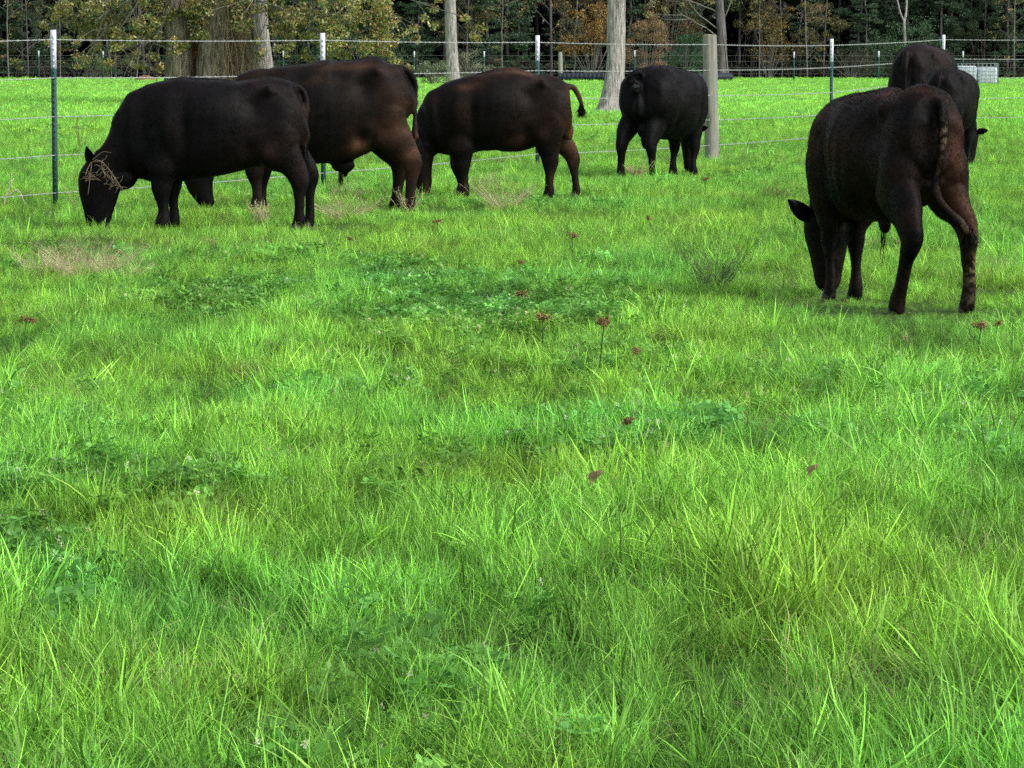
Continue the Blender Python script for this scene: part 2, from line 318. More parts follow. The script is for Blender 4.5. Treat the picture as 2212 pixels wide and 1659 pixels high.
def scatter(y0, y1, dens, margin, mode):
    # sample with uniform density over the widening strip in view
    A = .15 * (y1 ** 2 - y0 ** 2) + 2 * margin * (y1 - y0); n = int(A * dens)
    y = np.sqrt(rg.uniform(y0 ** 2, y1 ** 2, n)); x = rg.uniform(-1, 1, n) * (.15 * y + margin)
    u, v = px_of(x, y)
    big = fbm(x * .7, y * .5, 21, 3); mid = fbm(x * 2.4, y * 1.7, 31, 2); sm = fbm(x * 7, y * 5, 41, 2); hue = fbm(x * .45 + 5, y * .3, 51, 3)
    r = rg.random(n); kd = np.full(n, 0); names = ['bright', 'fine', 'coarse', 'dry', 'clover', 'mat', 'far', 'lean']
    kd[:] = np.where(r < .36 + (big - .5) * .9, 0, 1)
    r2 = rg.random(n); kd[r2 < .05] = 2; kd[(r2 > .91) & (r2 < .95)] = 3; kd[(r2 > .05) & (r2 < .05 + .20 * (mid > .58))] = 3; kd[(r2 > .3) & (r2 < .3 + .06 * (hue > .62))] = 4
    kd[(r2 > .72) & (r2 < .78)] = 7; kd[r2 > .95] = 5; kd[(r2 > .8) & (r2 < .86)] = 5
    for (kn, a, b, rx, ry, s) in PATCH:
        d = ((u - a) / rx) ** 2 + ((v - b) / ry) ** 2
        kd[(rg.random(n) < s * np.exp(-d * 1.2)) ] = names.index(kn)
    if mode == 'far': kd[:] = 6
    hgt = (.55 + .8 * mid + .35 * (sm - .5) + .3 * (big - .5)) * rg.uniform(.75, 1.25, n)
    keep = np.ones(n, bool)
    if mode != 'far': keep = rg.random(n) < np.clip(3.0 * (sm - .5) + 1.6 * (mid - .5) + .75, .34, 1)
    sc = np.clip(hgt * np.interp(y, [7, 12, 18], [.92, .80, .68]), .26, 1.3)
    for (kn, a, b, rx, ry, s_) in PATCH:
        if kn == 'clover': sc = sc * (1 - .45 * s_ * np.exp(-(((u - a) / rx) ** 2 + ((v - b) / ry) ** 2)))
    sc = np.where(kd == 4, np.clip(sc * 1.7, .8, 1.3), sc)
    for (hx_, hy_) in GRAZED: sc = sc * (1 - .3 * np.exp(-((x - hx_) ** 2 + (y - hy_) ** 2) / .6))
    if mode == 'mid': sc = sc * 1.0
    z = gh(x, y) - .004
    idx = np.zeros(n, int)
    for q, kn in enumerate(names):
        m_ = kd == q; a_ = np.array(kinds[kn]); idx[m_] = a_[rg.integers(0, len(a_), m_.sum())]
    # tint: yellower or bluer patches; low sparse spots darker, tall dense ones paler
    t = np.ones((n, 3)); br = .95 + .3 * (hue - .5) + .8 * (mid - .5) + .7 * (sm - .5) + rg.normal(0, .2, n)
    yl = (fbm(x * 1.1 + 9, y * .8, 61, 3) - .5)
    t[:, 0] = br * (.97 + .5 * yl); t[:, 1] = br; t[:, 2] = br * (.92 - .35 * yl)
    t = np.clip(t, .3, 1.7)
    fl_ = kd == 3; t[fl_] = (np.ones((fl_.sum(), 3)) * rg.uniform(.7, 1.15, (fl_.sum(), 1)))
    rot = np.stack([rg.normal(0, .32, n), rg.normal(0, .32, n), rg.uniform(0, 6.283, n)], 1)
    w_ = kd == 7; rot[w_, 2] = 3.6 + rg.normal(0, .5, w_.sum()); 
    PP.append(np.stack([x, y, z], 1)[keep]); RR.append(rot[keep]); SS.append(sc[keep]); II.append(idx[keep]); TT.append(t[keep])
scatter(5.6, 13, 850, 1.2, 'near')
scatter(13, 24, 600, 1.5, 'near')
scatter(24, 42, 300, 2, 'mid')
scatter(42, 75, 90, 2, 'mid')
scatter(60, 120, 14, 4, 'far')
scatter(120, 183, 6, 4, 'far')
P_ = np.vstack(PP).astype(np.float32); n_ = len(P_); print('tufts', n_)
me = bpy.data.meshes.new('grass'); me.vertices.add(n_); me.vertices.foreach_set('co', P_.ravel())
def vattr(nm_, tp, data, key):
    a = me.attributes.new(nm_, tp, 'POINT'); a.data.foreach_set(key, np.ascontiguousarray(data).ravel())
vattr('rot', 'FLOAT_VECTOR', np.vstack(RR).astype(np.float32), 'vector'); vattr('scl', 'FLOAT', np.concatenate(SS).astype(np.float32), 'value')
vattr('pick', 'INT', np.concatenate(II).astype(np.int32), 'value')
vattr('tint', 'FLOAT_VECTOR', np.vstack(TT).astype(np.float32), 'vector')
go = add('grass', me); tag(go, 'bright green pasture grass with clover and dry wisps', 'grass', kind='stuff')
g = bpy.data.node_groups.new('grass_scatter', 'GeometryNodeTree')
g.interface.new_socket('Geometry', in_out='INPUT', socket_type='NodeSocketGeometry'); g.interface.new_socket('Geometry', in_out='OUTPUT', socket_type='NodeSocketGeometry')
gi = g.nodes.new('NodeGroupInput'); gout = g.nodes.new('NodeGroupOutput'); ip = g.nodes.new('GeometryNodeInstanceOnPoints')
ci = g.nodes.new('GeometryNodeCollectionInfo'); ci.inputs[0].default_value = src; ci.inputs[1].default_value = True; ci.inputs[2].default_value = True
def na(nm_, tp):
    a = g.nodes.new('GeometryNodeInputNamedAttribute'); a.data_type = tp; a.inputs[0].default_value = nm_; return a.outputs[0]
g.links.new(gi.outputs[0], ip.inputs['Points']); g.links.new(ci.outputs[0], ip.inputs['Instance']); ip.inputs['Pick Instance'].default_value = True
g.links.new(na('pick', 'INT'), ip.inputs['Instance Index']); g.links.new(na('rot', 'FLOAT_VECTOR'), ip.inputs['Rotation']); g.links.new(na('scl', 'FLOAT'), ip.inputs['Scale'])
g.links.new(ip.outputs[0], gout.inputs[0])
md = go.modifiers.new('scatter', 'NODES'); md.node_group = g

# ------------------------------------------------------------------ trees and wood
def leaf_cloud(rng, centers, radii, n, size, cols, flat=.6, hang=0.):
    centers = np.asarray(centers, float); radii = np.asarray(radii, float)
    if radii.ndim == 1: radii = np.stack([radii, radii, radii * .7], 1)
    wts = radii.prod(1) ** .67; k = rng.choice(len(centers), n, p=wts / wts.sum())
    d = rng.normal(0, 1, (n, 3)); d /= np.linalg.norm(d, axis=1)[:, None]
    P = centers[k] + d * radii[k] * (rng.random(n) ** .45)[:, None]
    nrm = rng.normal(0, 1, (n, 3)); nrm[:, 2] += flat; nrm /= np.linalg.norm(nrm, axis=1)[:, None]
    a = rng.normal(0, 1, (n, 3)); a[:, 2] -= hang; a -= nrm * (a * nrm).sum(1)[:, None]; a /= np.linalg.norm(a, axis=1)[:, None] + 1e-9; b = np.cross(nrm, a)
    s = rng.uniform(size[0], size[1], n)[:, None]
    V = np.stack([P - a * s, P + b * s * .45 - a * s * .1, P + a * s, P - b * s * .45 - a * s * .1], 1).reshape(-1, 3)
    Fq = np.arange(4 * n).reshape(-1, 4)
    cols = np.asarray(cols, float); cc = cols[rng.integers(0, len(cols), n)] * rng.uniform(.7, 1.3, (n, 1))
    ct = rng.uniform(.75, 1.25, len(centers)); cc = cc * ct[k][:, None]
    return V, Fq, np.repeat(cc, 4, 0)
def limbs(mb, rng, base, d, L, r, depth, tips, droop=.0, n=5, kids=3, col=(1, 1, 1), spread=.7):
    P = [np.array(base, float)]; dd = np.array(d, float); dd /= np.linalg.norm(dd)
    for i_ in range(n):
        dd = dd + rng.normal(0, .13, 3) + np.array([0, 0, -droop]); dd /= np.linalg.norm(dd); P.append(P[-1] + dd * L / n)
    mb.tube(P, np.linspace(r, r * .45, n + 1), 5 if r > .03 else 4, col, cap=False)
    if depth == 0: tips.append(P[-1]); tips.append(P[-2]); return
    for q in range(kids):
        f = rng.integers(max(1, n // 2), n + 1); sd_ = dd + rng.normal(0, spread, 3)
        limbs(mb, rng, P[f], sd_, L * rng.uniform(.5, .75), r * .5, depth - 1, tips, droop, n, kids, col, spread)

def trunk_mesh(pts, rad, mat, parent, n=18, flare=None, seed=0, name='trunk'):
    rng = np.random.default_rng(seed); Q = catmull(np.hstack([np.array(pts, float), np.array(rad, float)[:, None]]), 40)
    mb = MB(); P = Q[:, :3]; r = Q[:, 3]
    th = np.linspace(0, 2 * np.pi, n, endpoint=False); lob = rng.integers(4, 7); ph = rng.uniform(0, 6.28)
    V = []
    for i_, (p, q) in enumerate(zip(P, r)):
        hgt = p[2]; fl_ = math.exp(-max(hgt, 0) / .35) * (flare or 0)
        rr = q * (1 + .05 * np.sin(th * 3 + i_ * .15 + ph) + .03 * rng.normal(0, 1, n)) + fl_ * (.6 + .6 * np.maximum(0, np.sin(th * lob / 1. + ph)))
        V.append(np.stack([p[0] + rr * np.cos(th), p[1] + rr * np.sin(th), np.full(n, p[2])], 1))
    V = np.vstack(V); m = len(P); k = np.arange(m - 1)[:, None] * n; j = np.arange(n)[None, :]; j2 = (j + 1) % n
    mb.raw(V, None, np.stack([k + j, k + j2, k + n + j2, k + n + j], -1).reshape(-1, 4)); return mb.build(name, mat, parent)

OAKC = [(.15, .19, .05), (.24, .26, .07), (.36, .27, .06), (.42, .31, .10), (.08, .13, .04), (.12, .17, .06), (.18, .22, .08), (.40, .39, .18), (.26, .14, .05), (.48, .44, .24), (.07, .10, .03)]
def oak():
    Y = 96; s = Y / F; rng = np.random.default_rng(5)
    b = at(440, 215, Y); t = empty('oak_tree', (b.x, Y, 0)); tag(t, 'large oak with several stout ridged trunks, olive and russet leaves hanging low', 'tree')
    def X(px): return at(px, 200, Y).x - b.x
    trunk_mesh([(X(384), 0, -.05), (X(386), 0, 1), (X(384), 0, 2), (X(372), 0, 3.4), (X(340), 0, 5.5)], [.42, .37, .36, .34, .25], M['bark_oak'], t, 26, .2, 1)
    trunk_mesh([(X(468), -.15, -.05), (X(466), -.15, 1), (X(470), -.1, 2), (X(478), 0, 3.4), (X(500), 0, 7)], [.56, .50, .47, .42, .28], M['bark_oak'], t, 30, .2, 2)
    trunk_mesh([(X(516), .25, -.05), (X(516), .25, 1), (X(520), .3, 2), (X(535), .4, 3.4), (X(580), .6, 6)], [.36, .30, .28, .26, .2], M['bark_dark'], t, 22, .1, 3)
    trunk_mesh([(X(425), .45, -.05), (X(424), .45, 1.2), (X(420), .5, 2.4), (X(415), .6, 5)], [.2, .17, .15, .1], M['earth'], t, 12, .05, 4)
    mb = MB(); tips = []
    for k_ in range(11):
        x0 = X(rng.choice([384, 470, 520])); z0 = rng.uniform(2.6, 4.8); sg = rng.choice([-1, 1]); d = (sg * 1.0, rng.normal(-.2, .5), rng.uniform(-.1, .35))
        limbs(mb, rng, (x0, 0, z0), d, rng.uniform(2.6, 4.2), .05, 2, tips, .07, 6, 3)
    for k_ in range(8):
        limbs(mb, rng, (X(rng.choice([384, 470])), 0, 4.5), (rng.normal(0, .6), rng.normal(0, .6), 1), 3, .13, 2, tips, 0, 5, 3)
    # boughs that sweep down into the picture
    for (px0, py0, px1, py1) in [(380, -40, 130, 60), (360, -20, 300, 75), (400, -30, 240, 55), (430, -60, 330, 95), (540, -40, 800, 90), (560, -30, 700, 70), (560, -60, 900, 55), (550, -20, 640, 110), (600, -60, 850, 105), (470, -30, 420, 60), (560, -60, 1010, 40)]:
        a = np.array(at(px0, py0, Y + rng.uniform(-.8, .5))) - np.array([b.x, Y, 0]); c = np.array(at(px1, py1, Y + rng.uniform(-1.6, .8))) - np.array([b.x, Y, 0])
        m = (a + c) / 2 + np.array([0, 0, .25]); P = catmull([a, m, c], 9); mb.tube(P, np.linspace(.022, .006, 9), 4, cap=False)
        for q in range(6): limbs(mb, rng, P[rng.integers(3, 9)], (c - a) / np.linalg.norm(c - a) + rng.normal(0, .6, 3), rng.uniform(.4, .9), .009, 1, tips, .12, 4, 2)
    mb.build('branch', M['bark_thin'], t)
    tp = np.array(tips); lowm = tp[:, 2] > .95
    tp = tp[lowm]
    # leafy masses where the picture has them
    ex = []
    for _ in range(150):
        px = rng.uniform(120, 880); lim = np.interp(px, [120, 200, 300, 370, 450, 540, 620, 700, 760, 850, 905], [30, 75, 88, 55, 62, 60, 60, 95, 115, 105, 25])
        py = rng.uniform(-60, lim); p = at(px, py, Y + rng.uniform(-1.8, 1.0)); ex.append((p.x - b.x, p.y - Y, p.z))
    for _ in range(90): ex.append((rng.normal(0, 2.6), rng.normal(0, 2.2), rng.uniform(3.6, 8)))
    cen = np.vstack([tp, ex]); rad = np.concatenate([rng.uniform(.1, .2, len(tp)), rng.uniform(.2, .42, 150), rng.uniform(.7, 1.3, 90)])
    k0 = len(tp) + 150
    A_ = leaf_cloud(rng, cen[:k0], rad[:k0], 44000, (.030, .068), OAKC, .3, .5); B_ = leaf_cloud(rng, cen[k0:], rad[k0:], 9000, (.05, .09), OAKC, .3, .5)
    V = np.vstack([A_[0], B_[0]]); Fq = np.vstack([A_[1], B_[1] + len(A_[0])]); cc = np.vstack([A_[2], B_[2]])
    add('crown', mesh_np('crown', V, [Fq], M['leaf'], cc), t)
    # tangle of dead vines on the trunks
    vm = MB()
    for _ in range(150):
        x0 = X(rng.uniform(478, 550)); z1 = rng.uniform(1.2, 3.6); P = [np.array([x0, -.55 + rng.normal(0, .15), z1])]
        for q in range(7): P.append(P[-1] + np.array([rng.normal(0, .07), rng.normal(0, .05), -z1 / 7.5]))
        cv = np.array([(.24, .17, .10), (.16, .12, .08), (.32, .26, .17)][rng.integers(3)]); vm.tube(P, .008, 3, cv, cap=False)
    vm.build('vine', M['dry'], t)
    # crown of a limb-free pale tree follows
oak()
def pale_tree(px, Y, r, profile, label, seed, lean=0, hgt=13):
    b = ground(px, 200); x = at(px, 150, Y).x; t = empty('pale_barked_tree', (x, Y, 0)); tag(t, label, 'tree', 'pale trunks standing in the pasture')
    pts = [(dx, 0, z) for (z, dx, q) in profile]; rad = [q for (z, dx, q) in profile]
    trunk_mesh(pts, rad, M['bark_pale'], t, 26, 0, seed)
    rng = np.random.default_rng(seed); mb = MB(); tips = []; top = np.array(pts[-1])
    for k_ in range(7):
        a = k_ * .9; limbs(mb, rng, top - np.array([0, 0, rng.uniform(0, hgt * .35)]), (math.cos(a), math.sin(a), .8), hgt * .25, r * .35, 2, tips, 0, 5, 3)
    mb.build('branch', M['bark_pale'], t)
    V, Fq, cc = leaf_cloud(rng, np.array(tips), rng.uniform(.35, .6, len(tips)), 7000, (.05, .09), OAKC, .3, .3)
    add('crown', mesh_np('crown', V, [Fq], M['leaf'], cc), t)
pale_tree(1330, 82, .23, [(-.05, -.22, .33), (.08, -.18, .30), (.3, -.12, .26), (.6, -.07, .24), (1.1, -.01, .225), (1.8, .0, .22), (3, .02, .21), (6, .1, .18), (11, .2, .12)], 'pale grey trunk with flared base standing right of centre, nearest of the bare trunks', 3)
pale_tree(977, 160, .28, [(-.05, .06, .33), (.3, .05, .31), (1, .0, .285), (2.5, -.05, .265), (4.2, -.08, .25), (8, -.1, .2), (13, 0, .14)], 'slim straight pale trunk rising from grey brush in the middle of the pasture', 4)
pale_tree(568, 99, .27, [(-.05, .03, .42), (.6, .02, .35), (1.1, .0, .29), (1.6, -.02, .24), (2.4, -.04, .19), (4, 0, .17), (8, .1, .14), (12, .2, .1)], 'pale smooth trunk beside the big leafy oak', 6)

# --- wood edge: prototypes
def proto_tree(kind, seed):
    rng = np.random.default_rng(seed); t = empty(kind)
    mb = MB(); tips = []
    if kind == 'evergreen_tree':
        H = 11; P = [(0, 0, 0)] + [(rng.normal(0, .05), rng.normal(0, .05), z) for z in np.linspace(1, H, 8)]
        mb.tube(P, np.linspace(.1, .03, 9), 7, cap=False)
        cen = []; rad = []
        for _ in range(130):
            z = .3 + (H - .3) * rng.random() ** 1.5; rr = 1.7 * (1 - z / H) ** .7; a = rng.uniform(0, 6.28); q = rr * rng.random() ** .5
            cen.append((q * math.cos(a), q * math.sin(a), z)); rad.append((rng.uniform(.25, .6), rng.uniform(.25, .6), rng.uniform(.1, .2)))
        V, Fq, cc = leaf_cloud(rng, cen, np.array(rad), 21000, (.035, .08), [(.034, .082, .042), (.054, .108, .052), (.026, .058, .036), (.082, .13, .06)], .3)
    elif kind == 'broadleaf_tree':
        H = 9; lx = rng.normal(0, .4); P = [(lx * (z / H) ** 1.5, 0, z) for z in np.linspace(0, H, 9)]; mb.tube(P, np.linspace(.085, .03, 9), 7, cap=False)
        for _ in range(12):
            z0 = rng.uniform(1.2, 7); a = rng.uniform(0, 6.28); limbs(mb, rng, (lx * (z0 / H) ** 1.5, 0, z0), (math.cos(a), math.sin(a), .7), rng.uniform(1, 1.9), .03, 1, tips, 0, 4, 3)
        V, Fq, cc = leaf_cloud(rng, tips, rng.uniform(.22, .5, len(tips)), 9000, (.035, .07), {0: [(.10, .10, .04), (.17, .13, .04), (.06, .08, .03), (.07, .09, .035)], 1: [(.05, .085, .035), (.08, .11, .045), (.035, .06, .028)], 2: [(.10, .06, .028), (.05, .055, .028), (.045, .065, .03), (.06, .08, .035), (.18, .11, .04)]}[seed % 3], .3)
    else:  # bare sapling with a few last leaves
        H = 7; lx = rng.normal(0, .5); P = [(lx * (z / H) + rng.normal(0, .04), 0, z) for z in np.linspace(0, H, 10)]; mb.tube(P, np.linspace(.05, .018, 10), 6, cap=False)
        for _ in range(16):
            z0 = rng.uniform(.8, 6.4); a = rng.uniform(0, 6.28); limbs(mb, rng, (lx * z0 / H, 0, z0), (math.cos(a), math.sin(a), rng.uniform(.3, 1)), rng.uniform(.6, 1.4), .014, 1, tips, 0, 4, 3)
        V, Fq, cc = leaf_cloud(rng, tips, rng.uniform(.1, .25, len(tips)), 700, (.035, .07), [(.28, .20, .07), (.16, .18, .06), (.22, .12, .05)], .3)
    mb.build('trunk', M['bark_thin'] if kind == 'bare_sapling' else M['bark_dark'], t)
    add('crown', mesh_np('crown', V, [Fq], M['leaf'], cc), t)
    return t
rng = np.random.default_rng(77)
protos = {'evergreen_tree': [proto_tree('evergreen_tree', s_) for s_ in (1, 2, 3)], 'broadleaf_tree': [proto_tree('broadleaf_tree', s_) for s_ in (3, 4, 5)], 'bare_sapling': [proto_tree('bare_sapling', s_) for s_ in (7, 8, 9)]}
used = set()
LBL = {'evergreen_tree': 'dark evergreen with dense needles at the edge of the wood', 'broadleaf_tree': 'slender wood-edge tree with yellowing autumn leaves', 'bare_sapling': 'thin pale sapling with almost no leaves in front of the dark wood'}
GRP = {'evergreen_tree': 'dark evergreens along the wood edge', 'broadleaf_tree': 'autumn leaved trees along the wood edge', 'bare_sapling': 'thin bare saplings along the wood edge'}
def forest_tree(kind, px, Y, sc, v=None):
    pr = protos[kind]; i_ = rng.integers(len(pr)) if v is None else v; p = pr[i_]
    o = p if id(p) not in used else copy_tree(p); used.add(id(p))
    o.location = (at(px, 150, Y).x, Y, 0); o.rotation_euler = (0, 0, rng.uniform(0, 6.28)); o.scale = (sc, sc, sc); o['label'] = LBL[kind]; tag(o, LBL[kind], 'tree' if kind != 'bare_sapling' else 'sapling', GRP[kind]); return o
for px in np.arange(-260, 2500, 62):
    e_ = np.interp(px, [0, 300, 650, 900, 1300, 1500, 1900, 2212], [.5, .45, .8, .95, .7, .75, .9, .9])
    kd = 'evergreen_tree' if rng.random() < e_ else 'broadleaf_tree'
    forest_tree(kd, px + rng.uniform(-25, 25), 187 + rng.uniform(0, 5), rng.uniform(.8, 1.15))
for px in (-60, 700, 900, 1060, 1120, 1490, 1880, 2040, 2170, 2250): forest_tree('evergreen_tree', px + rng.uniform(-10, 10), 186.0 + rng.uniform(0, 1.2), rng.uniform(.55, .8))
for px in (60, 1010, 1690, 1780, 2120, 2330): forest_tree('broadleaf_tree', px + rng.uniform(-10, 10), 185.2 + rng.uniform(0, 1.5), rng.uniform(.6, .95))
for px in (-80, 18, 130, 243, 295, 1085, 1238, 1640, 1745, 2190): forest_tree('bare_sapling', px, 183.6 + rng.uniform(0, 1), rng.uniform(.7, 1.1))
for k_, l in list(protos.items()):
    for p in l:
        if id(p) not in used: forest_tree(k_, 2300 + 60 * len(used), 189, 1, l.index(p))
LM = [(-200, 'outside the left edge'), (60, 'at the far left'), (118, 'behind the first white-tipped post'), (250, 'behind the open ground left of the oak'), (330, 'behind the dirt mound'), (440, 'behind the large oak'), (568, 'behind the pale trunk beside the oak'), (698, 'behind the tall calf and its white-tipped post'),
 (850, 'behind the rump of the tall calf'), (977, 'behind the slim pale trunk'), (1080, 'behind the back of the middle calf'), (1161, 'behind the white-tipped post over the middle calf'), (1250, 'behind the black pipe'), (1330, 'behind the nearest pale trunk'), (1430, 'behind the all black calf'), (1530, 'behind the wooden post'),
 (1660, 'in the gap right of the wooden post'), (1795, 'behind the first white-tipped post past the wooden one'), (1900, 'left of the big black cow'), (1990, 'behind the big black cow'), (2110, 'behind the water tote'), (2200, 'at the right picture edge'), (2400, 'outside the right edge')]
seen = {}
for o in [o for o in C.objects if o.parent is None and o.get('group') in GRP.values()]:
    px = CX + F * o.location.x / o.location.y; lm = min(LM, key=lambda q: abs(q[0] - px))[1]; seen.setdefault((o['group'], lm), []).append((px, o))
SH = {GRP['evergreen_tree']: 'dark dense evergreen', GRP['broadleaf_tree']: 'slender autumn-leaved tree', GRP['bare_sapling']: 'thin nearly bare sapling'}
for (gp, lm), l in seen.items():
    l.sort(key=lambda q: q[0])
    for i_, (px, o) in enumerate(l):
        w_ = [''] if len(l) == 1 else (['left-hand ', 'right-hand '] if len(l) == 2 else ['leftmost ', 'second ', 'third ', 'fourth ', 'fifth ', 'sixth ', 'seventh '])
        o['label'] = w_[min(i_, len(w_) - 1)] + SH[gp] + ' ' + lm
# tall purple-grey trunk with a forked limb
t = empty('grey_forked_tree', (at(1558, 150, 183).x, 183, 0)); tag(t, 'tall purplish grey trunk with long bare limbs reaching left, behind the wooden post', 'tree')
trunk_mesh([(.1, 0, -.05), (.05, 0, 1), (0, 0, 2.5), (-.15, 0, 4.5), (-.1, 0, 9), (0, 0, 13)], [.33, .27, .24, .22, .16, .08], M['bark_dark'], t, 16, .06, 9)
mb = MB(); tips = []; rr_ = np.random.default_rng(4)
for (z0, d, L_) in [(2.1, (-1, -.3, .5), 3.2), (2.5, (-1, -.4, .75), 3.0), (3.4, (-.9, -.2, .6), 3), (3.0, (.8, -.2, .7), 2.4), (5, (-1, 0, .6), 3), (6, (1, .2, .8), 3), (7.5, (-.6, .3, 1), 3)]: limbs(mb, rr_, (-.05, 0, z0), d, L_, .045, 2, tips, 0, 6, 2, (1, 1, 1), .45)
mb.tube(catmull([(.35, -.2, 0), (.25, -.2, 1.2), (.05, -.2, 2.6), (-.1, -.1, 4)], 12), np.linspace(.06, .03, 12), 6)
mb.build('branch', M['bark_thin'], t)
V, Fq, cc = leaf_cloud(rr_, tips, rr_.uniform(.15, .3, len(tips)), 1800, (.03, .06), OAKC, .3); add('crown', mesh_np('crown', V, [Fq], M['leaf'], cc), t)
# second fork at the right
t = empty('forked_dead_tree', (at(1952, 150, 184).x, 184, 0)); tag(t, 'dead grey tree forking into two stems behind the far right cattle', 'tree')
mb = MB(); tips = []; mb.tube(catmull([(0, 0, 0), (.05, 0, 1.6), (0, 0, 3)], 10), np.linspace(.09, .08, 10), 7)
limbs(mb, rr_, (0, 0, 3), (-.5, 0, 1), 3.5, .06, 2, tips, 0, 6, 2, (1, 1, 1), .4); limbs(mb, rr_, (0, 0, 2.9), (.25, 0, 1), 3.5, .07, 2, tips, 0, 6, 2, (1, 1, 1), .4); mb.build('trunk', M['bark_pale'], t)

def bush(name, px, Y, w_, h_, cols, label, n, seed, size=(.03, .06), wisp=False, z0=0, cat='bush'):
    rng = np.random.default_rng(seed); t = empty(name, (at(px, 150, Y).x, Y, 0)); tag(t, label, cat)
    cen = []; rad = []; mb = MB()
    for _ in range(26):
        z = z0 + (h_ - z0) * rng.uniform(.08, .95); q = w_ / 2 * (1 - abs(z / h_ - .4)) ** .5; cen.append((rng.uniform(-q, q), rng.normal(0, w_ * .18), z)); rad.append(rng.uniform(.12, .26) * min(w_, h_ * 1.2))
        mb.tube(catmull([(cen[-1][0] * .15, 0, 0), (cen[-1][0] * .6, 0, z * .6), cen[-1]], 5), np.linspace(.02, .006, 5), 4, cap=False)
    mb.build('stem', M['bark_thin'], t)
    V, Fq, cc = leaf_cloud(rng, cen, rad, n, size, cols, .3); add('foliage', mesh_np('foliage', V, [Fq], M['leaf'], cc), t)
bush('russet_bush', 1398, 178, 2.0, 3.4, [(.24, .135, .08), (.28, .17, .10), (.16, .10, .06), (.20, .16, .08)], 'tall wispy russet bush just right of the nearest pale trunk', 9000, 1, (.02, .045))
bush('orange_leaved_bush', 1278, 182.5, 3.0, 4.0, [(.30, .16, .03), (.38, .22, .045), (.16, .08, .025), (.08, .07, .03)], 'orange and yellow leaved bush left of the nearest pale trunk', 4500, 2, (.03, .065), z0=1.2)
bush('orange_leaved_bush', 1440, 184, 3.4, 5.4, [(.16, .085, .03), (.20, .11, .035), (.09, .07, .03)], 'brownish orange bush behind the wispy russet one', 3000, 12, (.03, .065), z0=2.2)
bush('yellow_leaved_bush', 1660, 184.5, 2.6, 3.6, [(.26, .19, .035), (.16, .10, .03), (.07, .07, .03)], 'yellow and brown leaved bush between the wooden post and the next white-topped post', 2600, 3, (.03, .06), z0=.8)
bush('green_bush', 1480, 182, 2.4, 2.4, [(.03, .085, .035), (.045, .11, .045)], 'deep green bush behind the all-black rear-facing animal', 4500, 4)
bush('green_bush', 195, 182, 1.9, 1.2, [(.08, .13, .04), (.11, .15, .05)], 'low green bush below the far fence at the left', 2600, 5)
bush('grey_brush', 935, 152, 1.6, .95, [(.15, .20, .11), (.20, .22, .13), (.11, .15, .08)], 'low grey green brush at the foot of the slim pale trunk, left side', 3000, 6, (.015, .04))
bush('grey_brush', 1015, 166, 2.2, 1.5, [(.22, .20, .15), (.16, .18, .11), (.26, .24, .18)], 'taller greyish brush behind the slim pale trunk, right side', 3000, 8, (.015, .04))
bush('tan_brush', 1840, 183, 2.6, 1.6, [(.12, .09, .065), (.09, .065, .05), (.07, .065, .04)], 'tan dead brush under the wood between two white-topped far posts', 2200, 9, (.015, .04))
bush('green_bush', 1960, 183, 4.0, 3.0, [(.035, .08, .038), (.06, .12, .05)], 'broad green bush behind the two farthest cattle', 6500, 10)
bush('green_bush', 780, 184, 4.4, 2.6, [(.05, .10, .05), (.09, .12, .06)], 'dark green bush behind the white-topped post left of centre', 5000, 13)
# brush along the edge and the deep wood behind, one mass each
rng = np.random.default_rng(9)
cen = np.stack([rng.uniform(-34, 34, 300), 184 + rng.uniform(-.6, 2.5, 300), rng.uniform(.05, .9, 300)], 1)
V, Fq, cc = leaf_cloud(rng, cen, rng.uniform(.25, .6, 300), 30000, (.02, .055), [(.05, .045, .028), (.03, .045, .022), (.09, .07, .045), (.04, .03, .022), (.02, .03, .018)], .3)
stem = MB()
for _ in range(220):
    x = rng.uniform(-34, 34); y = 183.4 + rng.uniform(0, 3); h = rng.uniform(.5, 2.6); stem.tube([(x, y, 0), (x + rng.normal(0, .1), y, h * .5), (x + rng.normal(0, .25), y, h)], [.012, .009, .004], 3, rng.uniform(.03, .13) * np.array([1, .92, .8]), cap=False)
n0 = len(V); V = np.vstack([V] + stem.v); cc = np.vstack([cc] + stem.c); F2 = np.vstack(stem.f4) + n0
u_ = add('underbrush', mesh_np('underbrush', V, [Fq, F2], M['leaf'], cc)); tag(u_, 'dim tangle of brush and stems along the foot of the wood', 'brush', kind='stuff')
cen = np.stack([rng.uniform(-48, 48, 900), 191 + rng.uniform(0, 9, 900), rng.uniform(0, 13, 900)], 1)
gx, gz = np.meshgrid(np.arange(-47, 48, 2.4), np.arange(.5, 14, 1.8)); cen = np.vstack([cen, np.stack([gx.ravel(), 201 + rng.uniform(0, 2, gx.size), gz.ravel()], 1)])
V, Fq, cc = leaf_cloud(rng, cen, rng.uniform(1.1, 2.0, len(cen)), 300000, (.17, .34), [(.010, .018, .011), (.014, .022, .011), (.020, .017, .010), (.008, .014, .011)], .3)  # shade inside the wood is put into these near-black leaf and stem colours
stem = MB()
for _ in range(160):
    x = rng.uniform(-45, 45); y = 190 + rng.uniform(0, 8); stem.tube([(x, y, 0), (x + rng.normal(0, .3), y, 7), (x + rng.normal(0, .6), y, 14)], [.16, .12, .06], 6, (.018, .015, .014), cap=False)
n0 = len(V); V = np.vstack([V] + stem.v); cc = np.vstack([cc] + stem.c); F2 = np.vstack(stem.f4) + n0
u_ = add('deep_wood', mesh_np('deep_wood', V, [Fq, F2], M['leaf'], cc)); tag(u_, 'dark depth of the wood behind its edge trees', 'wood', kind='stuff')

